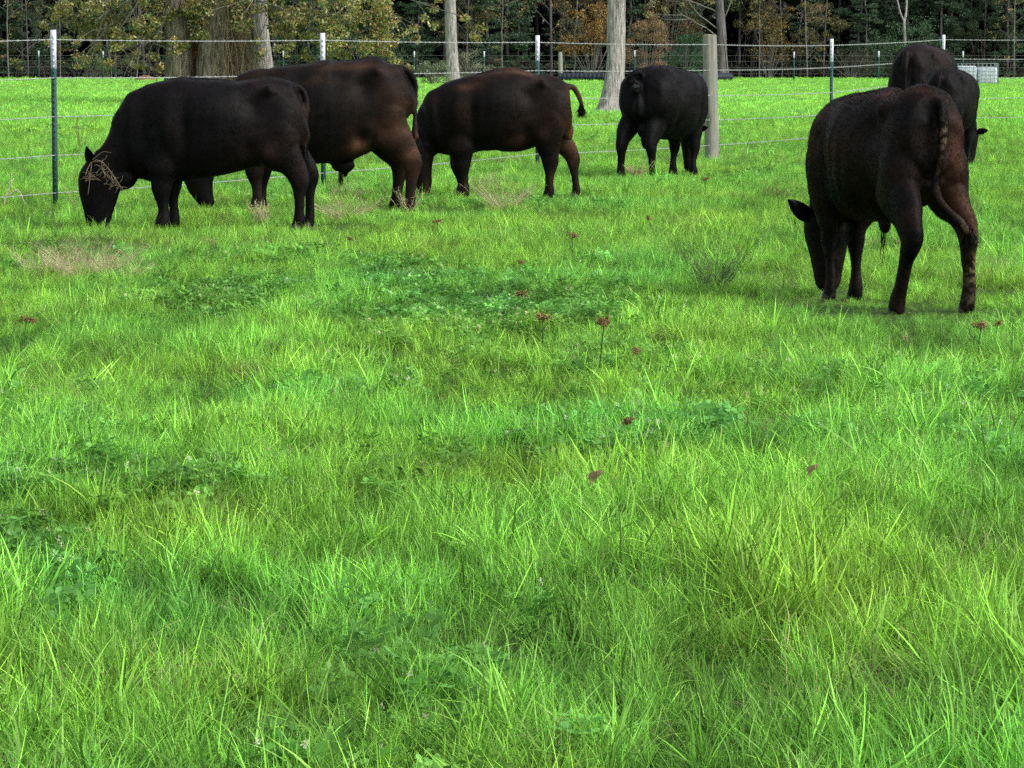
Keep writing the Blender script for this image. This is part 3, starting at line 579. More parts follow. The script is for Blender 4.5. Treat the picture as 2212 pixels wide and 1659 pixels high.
# ------------------------------------------------------------------ fences
def t_post(parent, x, y, h, white, wf=.05):
    z0 = float(gh(x, y)) - .25
    def prof(z1, z2, g_=0.):
        m = MB(); a = wf / 2 + g_; th = .005 + g_
        m.box((x, y, (z1 + z2) / 2), (a, th, (z2 - z1) / 2)); m.box((x, y + .02, (z1 + z2) / 2), (.004 + g_, .016, (z2 - z1) / 2 - .001)); return m
    m = prof(z0, h - white)
    for z in np.arange(.1, h - white - .02, .055): m.box((x, y - .009, z), (.006, .004, .012))
    o = m.build('post', M['post_green'], parent, smooth=False)
    m = prof(h - white, h, .0015)
    for z in np.arange(h - white + .02, h - .03, .055): m.box((x, y - .011, z), (.007, .004, .012))
    m.build('white_tip', M['post_white'], o, smooth=False)
def wire(name, parent, pts, r, mat, barbs=True, sag=.012, twist=True):
    P = []
    for a, b in zip(pts[:-1], pts[1:]):
        a = np.array(a); b = np.array(b); n = max(8, int(np.linalg.norm(b - a) / (.05 if twist else .5)))
        for i_ in range(n):
            t_ = i_ / n; p = a + (b - a) * t_; p[2] -= sag * 4 * t_ * (1 - t_); P.append(p)
    P.append(np.array(pts[-1])); P = np.array(P); mb = MB(); k = np.arange(len(P))
    if twist:
        for ph in (0, math.pi):
            Q = P.copy(); Q[:, 2] += r * .75 * np.cos(k * 1.35 + ph); Q[:, 1] += r * .75 * np.sin(k * 1.35 + ph); mb.tube(Q, r, 4, cap=False)
    else: mb.tube(P, r, 4, cap=False)
    if barbs:
        for p in P[2::3]:
            mb.tube([p + np.array([-.006, 0, -.014]), p + np.array([.006, 0, .014])], .0022, 3, cap=False)
            mb.tube([p + np.array([.007, -.008, -.010]), p + np.array([-.007, .008, .012])], .0022, 3, cap=False)
    mb.build(name, mat, parent)
f1 = empty('barbed_wire_fence', (0, 0, 0)); tag(f1, 'barbed wire fence with white-tipped green posts and a wooden post, right behind the cattle', 'fence')
FP = [(118, 31.9, [1.555, 1.20, .84, .48, .13], 1.645, .36), (698, 35.6, [1.56, 1.21, .865, .525, .185], 1.635, .37), (1161, 42.0, [1.555, 1.21, .87, .54, .19], 1.64, .315),
      (1531, 45.9, [1.535, 1.195, .855, .53, .19], None, 0), (1795, 52.9, [1.535, 1.195, .81, .475, .15], 1.635, .36), (2036, 61, [1.65, 1.31, .96, .60, .26], 1.735, .37), (2330, 63, [1.66, 1.31, .99, .63, .27], 1.735, .37)]
p1 = at(118, 400, 31.9); p2 = at(698, 400, 35.6)
nodes = [((p1.x - (p2.x - p1.x), p1.y - (p2.y - p1.y)), [1.50, 1.15, .79, .44, .1], 1.6, .36)] + [((at(px, 300, Y).x, Y), h, tp, wh) for px, Y, h, tp, wh in FP]
for (xy, h, tp, wh) in nodes:
    if tp: t_post(f1, xy[0], xy[1], tp, wh)
for k_ in range(5):
    wire('wire', f1, [(xy[0], xy[1] - (.017 if tp else .11), h[k_]) for xy, h, tp, wh in nodes], .0025, M['wire'])
xy = nodes[4][0]; lean = -.045
Q = [(xy[0] + lean * (1 - z / 1.67) * -1, xy[1], z) for z in np.linspace(-.2, 1.66, 16)]
rg2 = np.random.default_rng(2); mb = MB(); th = np.linspace(0, 2 * np.pi, 28, endpoint=False); V = []
for i_, p in enumerate(Q):
    rr = .094 + .003 * np.sin(th * 2 + 1) + .003 * np.sin(th * 3 + i_ * .1) + (-.006) * (np.abs(np.angle(np.exp(1j * (th + 1.45)))) < .12)
    if i_ == 15: rr = rr - .004
    V.append(np.stack([p[0] + rr * np.cos(th), p[1] + rr * np.sin(th), np.full(28, p[2])], 1))
V = np.vstack(V); k = np.arange(15)[:, None] * 28; j = np.arange(28)[None]; j2 = (j + 1) % 28
mb.raw(V, None, np.stack([k + j, k + j2, k + 28 + j2, k + 28 + j], -1).reshape(-1, 4)); wp = mb.build('wooden_post', M['wood'], f1)
m = MB(); top = V[-28:]; m.raw(np.vstack([top + [0, 0, .001], [top.mean(0) + [0, 0, .012]]]), [[28, q, (q + 1) % 28] for q in range(28)]); m.build('sawn_top', M['woodend'], wp)

f2 = empty('far_pasture_fence', (0, 0, 0)); tag(f2, 'distant wire fence with small white-tipped posts along the foot of the wood', 'fence')
for px in (-70, 84, 223, 370, 505, 612, 747, 895, 1046, 1371, 1540, 1715, 1898, 2080, 2260):
    Yf = float(np.interp(px, [0, 2212], [181, 171])); t_post(f2, at(px, 150, Yf).x, Yf, 1.42 + .05 * math.sin(px), .30, .07)
Yf = 175.5; m = MB(); m.tube([(at(1210, 150, Yf).x, Yf, -.2), (at(1210, 150, Yf).x + .02, Yf, .6), (at(1210, 150, Yf).x, Yf, 1.35)], [.12, .12, .11], 10); m.build('wooden_post', M['wood'], f2)
for z in (.3, .62, .94, 1.22): wire('wire', f2, [(at(px, 150, float(np.interp(px, [0, 2212], [181, 171]))).x, float(np.interp(px, [0, 2212], [181, 171])), z) for px in (-70, 370, 895, 1371, 1715, 2260)], .0055, M['wire_far'], False, .01, False)

# ------------------------------------------------------------------ far things
def pipe(px0, px1, Y, r, label, y1=None):
    a = np.array([at(px0, 160, Y).x, Y, r * .92]); b = np.array([at(px1, 160, Y).x, (y1 or Y), r * .92]); t = empty('corrugated_pipe', ((a + b) / 2 * [1, 1, 0])); tag(t, label, 'pipe')
    off = np.array(t.location); n = int(np.linalg.norm(b - a) / .045); P = np.array([a + (b - a) * q / n - off for q in range(n + 1)]); rad = r * (1 + .07 * np.sin(np.arange(n + 1) * 1.35)); m = MB()
    m.tube(P, rad, 18, cap=False); ins = MB(); ins.tube(P, rad * .86, 18, cap=False); m.build('shell', M['pipe'], t); ins.build('bore', M['pipe'], t)
pipe(1206, 1345, 168, .2, 'black corrugated plastic pipe lying in the grass left of the nearest pale trunk')
pipe(1496, 1530, 166, .17, 'short black corrugated pipe end beside the foot of the wooden post', 168.5)
pipe(1540, 1580, 168, .19, 'short black corrugated pipe just right of the wooden post, farther off', 169)
def tote():
    Y = 152; a = at(2064, 180, Y); b = at(2153, 180, Y); s = Y / F; W = b.x - a.x; cx = (a.x + b.x) / 2; H = .9
    t = empty('water_tote', (cx, Y, 0)); tag(t, 'white plastic water tote in a grey wire cage at the far edge of the pasture', 'water tank')
    import bmesh
    for sgn in (-1, 1):
        bm = bmesh.new(); bmesh.ops.create_cube(bm, size=1); bmesh.ops.scale(bm, vec=(W / 2 - .07, .95, .74), verts=bm.verts); bmesh.ops.translate(bm, vec=(sgn * (W / 4 - .005), 0, .42 - (.04 if sgn > 0 else 0)), verts=bm.verts)
        bmesh.ops.bevel(bm, geom=bm.edges[:], offset=.11, segments=4, affect='EDGES', profile=.5)
        me_ = bpy.data.meshes.new('tank'); bm.to_mesh(me_); bm.free(); me_.materials.append(M['tank']); me_.polygons.foreach_set('use_smooth', [True] * len(me_.polygons)); add('tank', me_, t)
    m = MB(); hx, hy = W / 2, .53
    for z in np.linspace(.06, H, 6):
        m.tube([(-hx, -hy, z), (hx, -hy, z)], .012, 6); m.tube([(-hx, hy, z), (hx, hy, z)], .012, 6); m.tube([(-hx, -hy, z), (-hx, hy, z)], .012, 6); m.tube([(hx, -hy, z), (hx, hy, z)], .012, 6)
    for x in np.linspace(-hx, hx, 11):
        for y in (-hy, hy): m.tube([(x, y, .02), (x, y, H)], .012, 6)
    for y in np.linspace(-hy, hy, 6):
        for x in (-hx, hx): m.tube([(x, y, .02), (x, y, H)], .012, 6)
    m.build('cage', M['cage'], t)
    m = MB(); m.box((0, 0, .03), (hx, hy, .02)); m.build('pallet', M['cage'], t, smooth=False)
tote()
m = MB(); rg2 = np.random.default_rng(3)
th = np.linspace(0, 2 * np.pi, 40, endpoint=False); V = [[0, 0, .24]]; Fm = []
for q, (rr, z) in enumerate([(.25, .23), (.5, .17), (.75, .08), (1, -.03)]):
    for a in th: V.append([.62 * rr * math.cos(a) * (1 + rg2.normal(0, .05)), .5 * rr * math.sin(a), z + rg2.normal(0, .015) + .05 * math.cos(a + 2.5) * rr])
F3 = [[0, 1 + q, 1 + (q + 1) % 40] for q in range(40)]; F4 = [[1 + r_ * 40 + q, 1 + (r_ + 1) * 40 + q, 1 + (r_ + 1) * 40 + (q + 1) % 40, 1 + r_ * 40 + (q + 1) % 40] for r_ in range(3) for q in range(40)]
m.raw(V, F3, F4); o = m.build('dirt_mound', M['earth'], loc=(at(316, 160, 170).x, 170, 0)); tag(o, 'low reddish brown dirt mound left of the oak', 'mound')

# ------------------------------------------------------------------ cattle
def lp(pairs, x): a = np.array(pairs); return np.interp(x, a[:, 0], a[:, 1])
def loft(mb, rows, n=28, side=(0, 1, 0), m=26, egg=0.0, ex=1.0, cap=1.0):
    """rows: x,y,z, ra (along side), rb; smooth path"""
    Q = catmull(rows, m); P = Q[:, :3]; ra = np.maximum(Q[:, 3], .004); rb = np.maximum(Q[:, 4], .004)
    # rounded ends
    T = np.gradient(P, axis=0); T /= np.linalg.norm(T, axis=1)[:, None]
    ref = np.array(side, float); A = ref - T * (T @ ref)[:, None]; A /= np.linalg.norm(A, axis=1)[:, None]; B = np.cross(T, A)
    e0 = [(P[0] - T[0] * cap * min(ra[0], rb[0]) * math.sin(a), math.cos(a)) for a in (1.2, .8, .4)]; e1 = [(P[-1] + T[-1] * min(ra[-1], rb[-1]) * math.sin(a), math.cos(a)) for a in (.4, .8, 1.2)]
    P = np.vstack([[q[0] for q in e0], P, [q[0] for q in e1]]); fr = lambda a, i0, i1: np.concatenate([[i0 * q[1] for q in e0], a, [i1 * q[1] for q in e1]])
    ra = fr(ra, ra[0], ra[-1]); rb = fr(rb, rb[0], rb[-1]); A = np.vstack([A[:1]] * 3 + [A] + [A[-1:]] * 3); B = np.vstack([B[:1]] * 3 + [B] + [B[-1:]] * 3)
    th = np.linspace(0, 2 * np.pi, n, endpoint=False); c = np.cos(th); s = np.sin(th)
    cA = np.sign(c) * np.abs(c) ** ex; sB = np.sign(s) * np.abs(s) ** ex
    wmod = 1 + egg * s                                    # wider on the side of -B (belly)
    V = P[:, None] + A[:, None] * (cA * wmod)[None, :, None] * ra[:, None, None] + B[:, None] * sB[None, :, None] * rb[:, None, None]
    V = V.reshape(-1, 3); mm = len(P); k = np.arange(mm - 1)[:, None] * n; j = np.arange(n)[None]; j2 = (j + 1) % n
    F4 = np.stack([k + j, k + j2, k + n + j2, k + n + j], -1).reshape(-1, 4)
    V = np.vstack([V, P[0], P[-1]]); F3 = [[mm * n, (q + 1) % n, q] for q in range(n)] + [[mm * n + 1, (mm - 1) * n + q, (mm - 1) * n + (q + 1) % n] for q in range(n)]
    mb.raw(V, F3, F4)
DG = None
RELIEF = [(.42, .25, 1.02, .10, .12, .10, -0.0520), (.98, .28, .80, .05, .14, .22, -0.0338), (1.13, .20, .92, .07, .12, .24, 0.0338), (.30, .19, 1.13, .05, .06, .04, 0.0468), (.0, .09, 1.07, .05, .05, .05, 0.0234),
          (.14, .15, 1.12, .07, .06, .05, -0.0130), (.33, .22, .62, .07, .10, .09, 0.0286), (.16, .24, .82, .10, .08, .16, 0.0208), (-.02, .05, .86, .06, .03, .14, -0.0156), (.45, .24, .60, .06, .14, .10, -0.0390), (1.30, .14, .80, .05, .1, .2, -0.0260), (.7, .0, 1.25, .5, .035, .05, 0.0130)]
def cattle(name, label, anchor, heading, d, S=1.0):
    rng = np.random.default_rng(d.get('seed', 1)); t = empty(name, (anchor[0], anchor[1], float(gh(anchor[0], anchor[1])) + d.get('dz', 0)), R(heading)); t.scale = (S, S, S)
    tag(t, label, d.get('cat', 'calf'), 'dark cattle grazing in the pasture')
    mb = MB(); top, bot, wid = d['top'], d['bot'], d['wid']
    x0, x1 = top[0][0], d['xend']; rows = []
    for x in np.linspace(x0 + .075, x1, 15):
        a, b = lp(top, x), lp(bot, x); rows.append((x, 0, (a + b) / 2, lp(wid, x), (a - b) / 2))
    loft(mb, rows, 32, m=40, cap=.2, ex=.86, egg=d.get('egg', .05))
    loft(mb, d['neck'], 24, m=24)
    loft(mb, d['head'], 22, m=22)
    for (pts) in d['legs']: loft(mb, pts, 18, m=34)
    loft(mb, [(.16, 0, lp(top, .16) - .075, .03, .03), (.07, 0, lp(top, .07) - .055, .03, .03)] + list(d['tail']), 10, m=40)
    for (c, r) in d.get('bumps', []): mb.ball(c, r, n=14, m=10)
    V = np.vstack(mb.v); me_ = mesh_np('tmp', V, [np.vstack(mb.f3), np.vstack(mb.f4)])
    o = bpy.data.objects.new('tmp', me_); C.objects.link(o)
    md = o.modifiers.new('r', 'REMESH'); md.mode = 'VOXEL'; md.voxel_size = .0135; md.use_smooth_shade = True
    sm = o.modifiers.new('s', 'SMOOTH'); sm.factor = .5; sm.iterations = d.get('smooth', 6)
    dg = bpy.context.evaluated_depsgraph_get(); dg.update(); body = bpy.data.meshes.new_from_object(o.evaluated_get(dg)); bpy.data.objects.remove(o)
    n = len(body.vertices); V = np.empty(n * 3, np.float32); body.vertices.foreach_get('co', V); V = V.reshape(-1, 3).astype(float)
    N = np.empty(n * 3, np.float32); body.vertex_normals.foreach_get('vector', N); N = N.reshape(-1, 3).astype(float)
    nf = len(body.polygons); L_ = np.empty(len(body.loops), np.int32); body.loops.foreach_get('vertex_index', L_); F4 = L_.reshape(-1, 4)
    # muscle and rib relief, coat lumps
    trunk = np.clip((V[:, 2] - .45) / .2, 0, 1)
    rib = np.sin(V[:, 0] * 62 + V[:, 2] * 9) * np.clip(1 - abs(V[:, 0] - .82) / .3, 0, 1) * np.clip(1 - abs(V[:, 2] - .85) / .28, 0, 1) * d.get('ribs', .002)
    dis = (n3(V, 5, 3) - .5) * .026 * trunk + (n3(V, 13, 5) - .5) * .008 + (n3(V, 45, 9) - .5) * .0018 + rib
    for (cx, cy, cz, rx, ry, rz, am) in d.get('relief', RELIEF):
        for sg in (1, -1): dis = dis + am * np.exp(-(((V[:, 0] - cx) / rx) ** 2 + ((V[:, 1] - sg * cy) / ry) ** 2 + ((V[:, 2] - cz * d.get('rz', 1.)) / rz) ** 2))
    V = V + N * dis[:, None]
    # ears added to the same skin
    eb = MB(); hd = np.array(d['head'])[:, :3]
    for (root, tip, wv, up) in d['ears']:
        root = np.array(root, float); tip = np.array(tip, float); ax = tip - root; ln = np.linalg.norm(ax); ax /= ln; up = np.array(up, float); up -= ax * (up @ ax); up /= np.linalg.norm(up); sd_ = np.cross(ax, up)
        G = []; ks = 9; js = 7
        for lay in (0, 1):
            for i_ in range(ks):
                u = i_ / (ks - 1); hw = wv * (math.sin(math.pi * min(u * .93 + .07, 1) ** .85) ** .8 * .95 + .05) * (1 - .3 * u)
                for j_ in range(js):
                    q = (j_ / (js - 1) * 2 - 1); cup = (q * q) * hw * .5 - .01 * (1 - q * q)
                    G.append(root + ax * ln * u + sd_ * q * hw + up * (cup + (.011 * (1 - q * q) * (1 - u * .6) if lay else 0)))
        Fe = []
        for lay in (0, 1):
            o_ = lay * ks * js
            for i_ in range(ks - 1):
                for j_ in range(js - 1):
                    f = [o_ + i_ * js + j_, o_ + i_ * js + j_ + 1, o_ + (i_ + 1) * js + j_ + 1, o_ + (i_ + 1) * js + j_]; Fe.append(f if lay else f[::-1])
        eb.raw(G, None, Fe)
    EV = np.vstack(eb.v); EF = np.vstack(eb.f4) + len(V); AV = np.vstack([V, EV]); AF = np.vstack([F4, EF])
    # coat colour: dark base with browner zones, true patches and some painted-in lit edges
    def paint(Pn):
        base = np.array(d['base']); c = np.tile(base, (len(Pn), 1)); nz = n3(Pn, 6, 21); n2_ = n3(Pn, 19, 25)
        br = np.array(d['brown'])
        wgt = np.clip(d.get('amount', .3) + (nz - .5) * 1.3, 0, 1) * .45
        for (cx, cy, cz, rx, ry, rz, s) in d['zones']:
            q = ((Pn[:, 0] - cx) / rx) ** 2 + ((Pn[:, 1] - cy) / ry) ** 2 + ((Pn[:, 2] - cz) / rz) ** 2
            wgt = wgt + s * np.exp(-q) * (.45 + nz * .7 + (n2_ - .5) * .5)
        wgt = np.clip(wgt, 0, 1.6)[:, None]; c = c * (1 - np.clip(wgt, 0, 1)) + br * wgt * (.55 + 1.1 * np.clip((n3(Pn * [.5, 1., 1.], 11, 77)[:, None] - .32) * 2.2, 0, 1))
        for (cx, cy, cz, rx, ry, rz, s, cl) in d.get('marks', []):
            q = ((Pn[:, 0] - cx) / rx) ** 2 + ((Pn[:, 1] - cy) / ry) ** 2 + ((Pn[:, 2] - cz) / rz) ** 2; k_ = np.clip(s * np.exp(-q) * (n3(Pn, 70, 31) > .52) * (.6 + n2_), 0, 1)[:, None]; c = c * (1 - k_) + np.array(cl) * k_
        return np.clip(c * (.8 + .4 * n2_[:, None]), .0015, 1)
    colr = paint(AV)
    bo = add('body', mesh_np('body', AV, [AF], M['coat'], colr, True), t)
    bpy.data.meshes.remove(body)
    # fur
    nF = d.get('fur', 60000); a, b_, c_, e_ = (AV[AF[:, q]] for q in range(4)); ar = np.linalg.norm(np.cross(c_ - a, e_ - b_), axis=1); fi = rng.choice(len(AF), nF, p=ar / ar.sum())
    u, v = rng.random((2, nF, 1)); P = (a[fi] * (1 - u) + b_[fi] * u) * (1 - v) + (e_[fi] * (1 - u) + c_[fi] * u) * v
    nn = np.cross(c_ - a, e_ - b_)[fi]; nn /= np.linalg.norm(nn, axis=1)[:, None] + 1e-9
    flow = np.tile(np.array([-.7, 0, -.7]), (nF, 1)); flow[P[:, 2] < .5] = (-.1, 0, -1); flow = flow + rng.normal(0, .28, (nF, 3)) + (np.stack([n3(P, 7, 41) - .5, n3(P, 7, 43) - .5, n3(P, 7, 47) - .5], 1)) * 1.6
    flow -= nn * (flow * nn).sum(1)[:, None]; flow /= np.linalg.norm(flow, axis=1)[:, None] + 1e-9
    dirn = flow + nn * rng.uniform(.05, .30, (nF, 1)); dirn /= np.linalg.norm(dirn, axis=1)[:, None]
    ln = rng.uniform(.012, .03, (nF, 1)) * d.get('furlen', 1.0) * np.where(P[:, 2:3] < .4, .7, 1); wv = np.cross(dirn, nn); wv /= np.linalg.norm(wv, axis=1)[:, None] + 1e-9; ww = .0016
    T3 = np.stack([P - wv * ww - nn * .002, P + wv * ww - nn * .002, P + dirn * ln], 1).reshape(-1, 3)
    fc = paint(P) * (rng.uniform(.9, 1.1, (nF, 1)) * (.8 + .4 * n3(P * [1., 1., .35], 22, 61)[:, None])); fm = mesh_np('fur', T3, [np.arange(nF * 3).reshape(-1, 3)], M['fur'], np.repeat(fc, 3, 0), True)
    ns = nn * .9 + flow * .2 + rng.normal(0, .04, nn.shape); ns /= np.linalg.norm(ns, axis=1)[:, None]
    if len(fm.loops) == nF * 3: fm.normals_split_custom_set_from_vertices(np.repeat(ns, 3, 0).tolist())
    add('fur', fm, t)
    # hooves
    for pts in d['legs']:
        p = np.array(pts[-1][:3]); h = MB()
        for s_ in (-1, 1):
            h.tube([(p[0] + .0, p[1] + s_ * .018, -.03), (p[0] + .01, p[1] + s_ * .018, .0), (p[0], p[1] + s_ * .018, .05)], [.03, .028, .024], 8, rb=[.045, .042, .034], side=(0, 1, 0))
        h.build('hoof', M['hoof'], t)
    for (c) in d['eyes']: e = MB(); e.ball(c, .017, (.01, .008, .007), 10, 8); e.build('eye', M['eye'], t)
    for pts, rr in d.get('horns', []): h = MB(); h.tube(catmull(pts, 10), np.interp(np.linspace(0, 1, 10), [0, 1], rr), 10); h.build('horn', M['horn'], t)
    for (c0, L2, nh) in d.get('tufts', []):
        h = MB(); c0 = np.array(c0)
        for _ in range(nh):
            p = c0 + rng.normal(0, .008, 3); h.tube([p, p + np.array([rng.normal(0, .008), rng.normal(0, .008), -L2 * .5]), p + np.array([rng.normal(0, .014), rng.normal(0, .014), -L2 * rng.uniform(.6, 1.1)])], [.003, .0025, .001], 3, np.array(d['brown']) * .6, cap=False)
        h.build('belly_hair', M['fur'], t)
    if d.get('switch'):
        h = MB(); c0 = np.array(d['switch'][0]); L2 = d['switch'][1]
        for _ in range(140):
            p = c0 + rng.normal(0, .010, 3); h.tube([p, p + np.array([rng.normal(0, .018), rng.normal(0, .018), -L2 * .5]), p + np.array([rng.normal(0, .022), rng.normal(0, .022), -L2 * rng.uniform(.7, 1.1)])], [.003, .0025, .001], 3, np.array(d['base']) * 1.3 + .004 * rng.random(), cap=False)
        h.build('tail_switch', M['fur'], t)
    return t

def hind(xh, xf, y, hipx=.22, hipz=.95, k=1.0, hz=.40, th=1.0, yf=None, yh=None, kl=None):
    """xh hock x, xf hoof x, y side, th thigh size, k shank size"""
    s = 1 if y > 0 else -1; yf = y if yf is None else yf; yh = (y + yf) / 2 if yh is None else yh; kl = k * .86 if kl is None else kl
    return [(hipx, s * .12, hipz, .10, .165 * th), (hipx, s * .14, hipz - .15, .105, .175 * th), (hipx + (xh - hipx) * .22, (y + s * .14) / 2, hipz - .30, .092, .155 * th), (hipx + (xh - hipx) * .62, y, hz + .15, .060 * k, .098 * k),
            (hipx + (xh - hipx) * .9, yh, hz + .06, .046 * k, .074 * k), (xh, yh, hz, .043 * k, .066 * k), (xh + (xf - xh) * .35, yh + (yf - yh) * .4, hz - .11, .035 * kl, .047 * kl), (xh + (xf - xh) * .75, yf, .15, .033 * kl, .040 * kl), (xf, yf, .085, .038 * kl, .046 * kl), (xf + .014, yf, .03, .040 * kl, .050 * kl)]
def fore(xk, xf, y, shx=1.15, shz=.85, k=1.0, kz=.34, ye=None):
    s = 1 if y > 0 else -1; ye = s * .14 if ye is None else ye
    return [(shx, s * .14, shz, .08, .16), (shx - .02, ye, shz - .18, .078, .135), (shx + (xk - shx) * .6, (ye + y) / 2, .50, .062 * k, .090 * k), (xk, y, kz + .06, .049 * k, .064 * k), (xk + .004, y, kz, .047 * k, .060 * k),
            ((xk + xf) / 2, y, kz - .12, .029 * k, .034 * k), (xf, y, .14, .029 * k, .033 * k), (xf + .003, y, .085, .037 * k, .042 * k), (xf + .015, y, .03, .038 * k, .048 * k)]
BASE = (.0075, .0062, .0068); BRN = (.050, .022, .013)
WID = [(-.02, .10), (.05, .17), (.15, .215), (.3, .235), (.5, .27), (.75, .30), (1.0, .27), (1.2, .215), (1.4, .15)]

# 1: left, side on, facing left
c1 = dict(seed=1, top=[(-.01, 1.05), (0, 1.13), (.057, 1.21), (.2, 1.245), (.36, 1.225), (.51, 1.195), (.74, 1.22), (1.0, 1.232), (1.21, 1.19), (1.38, 1.12), (1.47, 1.03)],
  bot=[(-.01, .9), (.06, .72), (.2, .60), (.34, .53), (.55, .48), (.776, .43), (1.08, .385), (1.27, .38), (1.44, .42), (1.5, .5)], wid=WID, xend=1.36,
  neck=[(1.20, 0, .79, .17, .36), (1.33, 0, .74, .14, .31), (1.44, 0, .65, .115, .24), (1.55, 0, .57, .095, .17), (1.64, .01, .51, .085, .13)],
  head=[(1.655, .01, .59, .065, .08), (1.665, .01, .53, .095, .13), (1.68, .01, .43, .10, .175), (1.69, .01, .32, .092, .17), (1.695, .01, .22, .078, .145), (1.70, .01, .13, .068, .12), (1.70, .01, .06, .06, .10)],
  legs=[hind(.06, .065, .13, .26, .93, 1.25, .40, 1.1), hind(-.01, -.005, -.13, .25, .93, 1.15, .43), fore(1.17, 1.16, .12, 1.17, .8, 1.45), fore(1.11, 1.10, -.12, 1.15, .8, 1.3)],
  tail=[(.02, 0, 1.10, .03, .03), (.005, .01, 1.02, .028, .028), (.005, .03, .93, .024, .024), (.01, .06, .8, .02, .02), (.02, .07, .66, .018, .018)], switch=((.02, .07, .66), .26),
  ears=[((1.72, .085, .535), (1.775, .15, .68), .052, (.3, 1, 0)), ((1.69, -.08, .56), (1.73, -.2, .62), .045, (1, -.3, .2))], eyes=[(1.775, .078, .42), (1.775, -.06, .42)],
  bumps=[((.25, .165, 1.100), (.07, .035, .04)), ((.25, -.165, 1.100), (.07, .035, .04)), ((1.5, 0, .42), (.12, .08, .1))], base=(.0024, .0021, .0028), brown=(.016, .0085, .0080), amount=.12,
  zones=[(.03, .1, .9, .1, .2, .3, .6), (1.0, .0, 1.2, .35, .3, .07, .4), (.3, .2, .62, .2, .2, .15, .45), (.05, .15, .4, .15, .2, .2, .4), (.3, .15, 1.15, .2, .2, .08, .3)], furlen=1.15)
# 2: tall one behind it
c2 = dict(seed=2, top=[(-.02, 1.15), (0, 1.25), (.05, 1.34), (.236, 1.41), (.443, 1.40), (.567, 1.374), (.816, 1.355), (1.06, 1.325), (1.23, 1.31), (1.395, 1.305), (1.52, 1.265), (1.62, 1.2)],
  bot=[(-.02, 1.1), (.1, .86), (.38, .64), (.526, .52), (.67, .45), (.857, .44), (1.1, .45), (1.3, .46), (1.5, .56), (1.62, .7)], wid=[(a * 1.1, b * 1.08) for a, b in WID], xend=1.5,
  neck=[(1.38, 0, .92, .17, .35), (1.52, 0, .88, .14, .30), (1.66, 0, .74, .12, .22), (1.80, 0, .56, .10, .16), (1.88, 0, .44, .09, .12)],
  head=[(1.86, 0, .50, .07, .08), (1.90, 0, .42, .10, .12), (1.915, 0, .32, .1, .14), (1.90, 0, .23, .08, .115), (1.87, 0, .15, .066, .09), (1.84, 0, .09, .055, .07)],
  legs=[hind(-.01, .02, .13, .25, 1.03, 1.4, .44, 1.12, kl=1.3), hind(.11, .15, -.13, .32, 1.0, 1.4, .42, 1.1, kl=1.3), fore(1.40, 1.38, .13, 1.36, .9, 1.5, .38), fore(1.34, 1.36, -.13, 1.34, .9, 1.3, .38)],
  tail=[(.0, 0, 1.24, .036, .036), (-.035, 0, 1.16, .034, .034), (-.035, .0, 1.05, .026, .026), (-.03, .03, .9, .022, .022), (-.03, .06, .75, .02, .02), (-.05, .08, .64, .018, .018)], switch=((-.05, .08, .66), .24), tufts=[((.64, 0, .42), .18, 60)], rz=1.12,
  ears=[((1.88, .09, .48), (1.90, .22, .5), .045, (1, 0, .2)), ((1.88, -.09, .48), (1.90, -.22, .5), .045, (1, 0, .2))], eyes=[(1.93, .1, .33), (1.93, -.1, .33)],
  bumps=[((.27, .165, 1.270), (.07, .035, .04)), ((.27, -.165, 1.270), (.07, .035, .04)), ((.62, .0, .43), (.11, .05, .07)), ((.6, 0, .38), (.03, .025, .06))], base=(.0027, .0022, .0024), brown=(.036, .018, .011), amount=.16,
  zones=[(.46, .2, .60, .10, .15, .075, 1.6), (.15, .15, .85, .14, .2, .28, .9), (.03, .12, .62, .12, .2, .22, 1.0), (.0, .1, .3, .13, .2, .3, .9), (.65, .1, 1.3, .28, .25, .04, 1.1), (.75, .2, 1.17, .2, .15, .05, .6)])
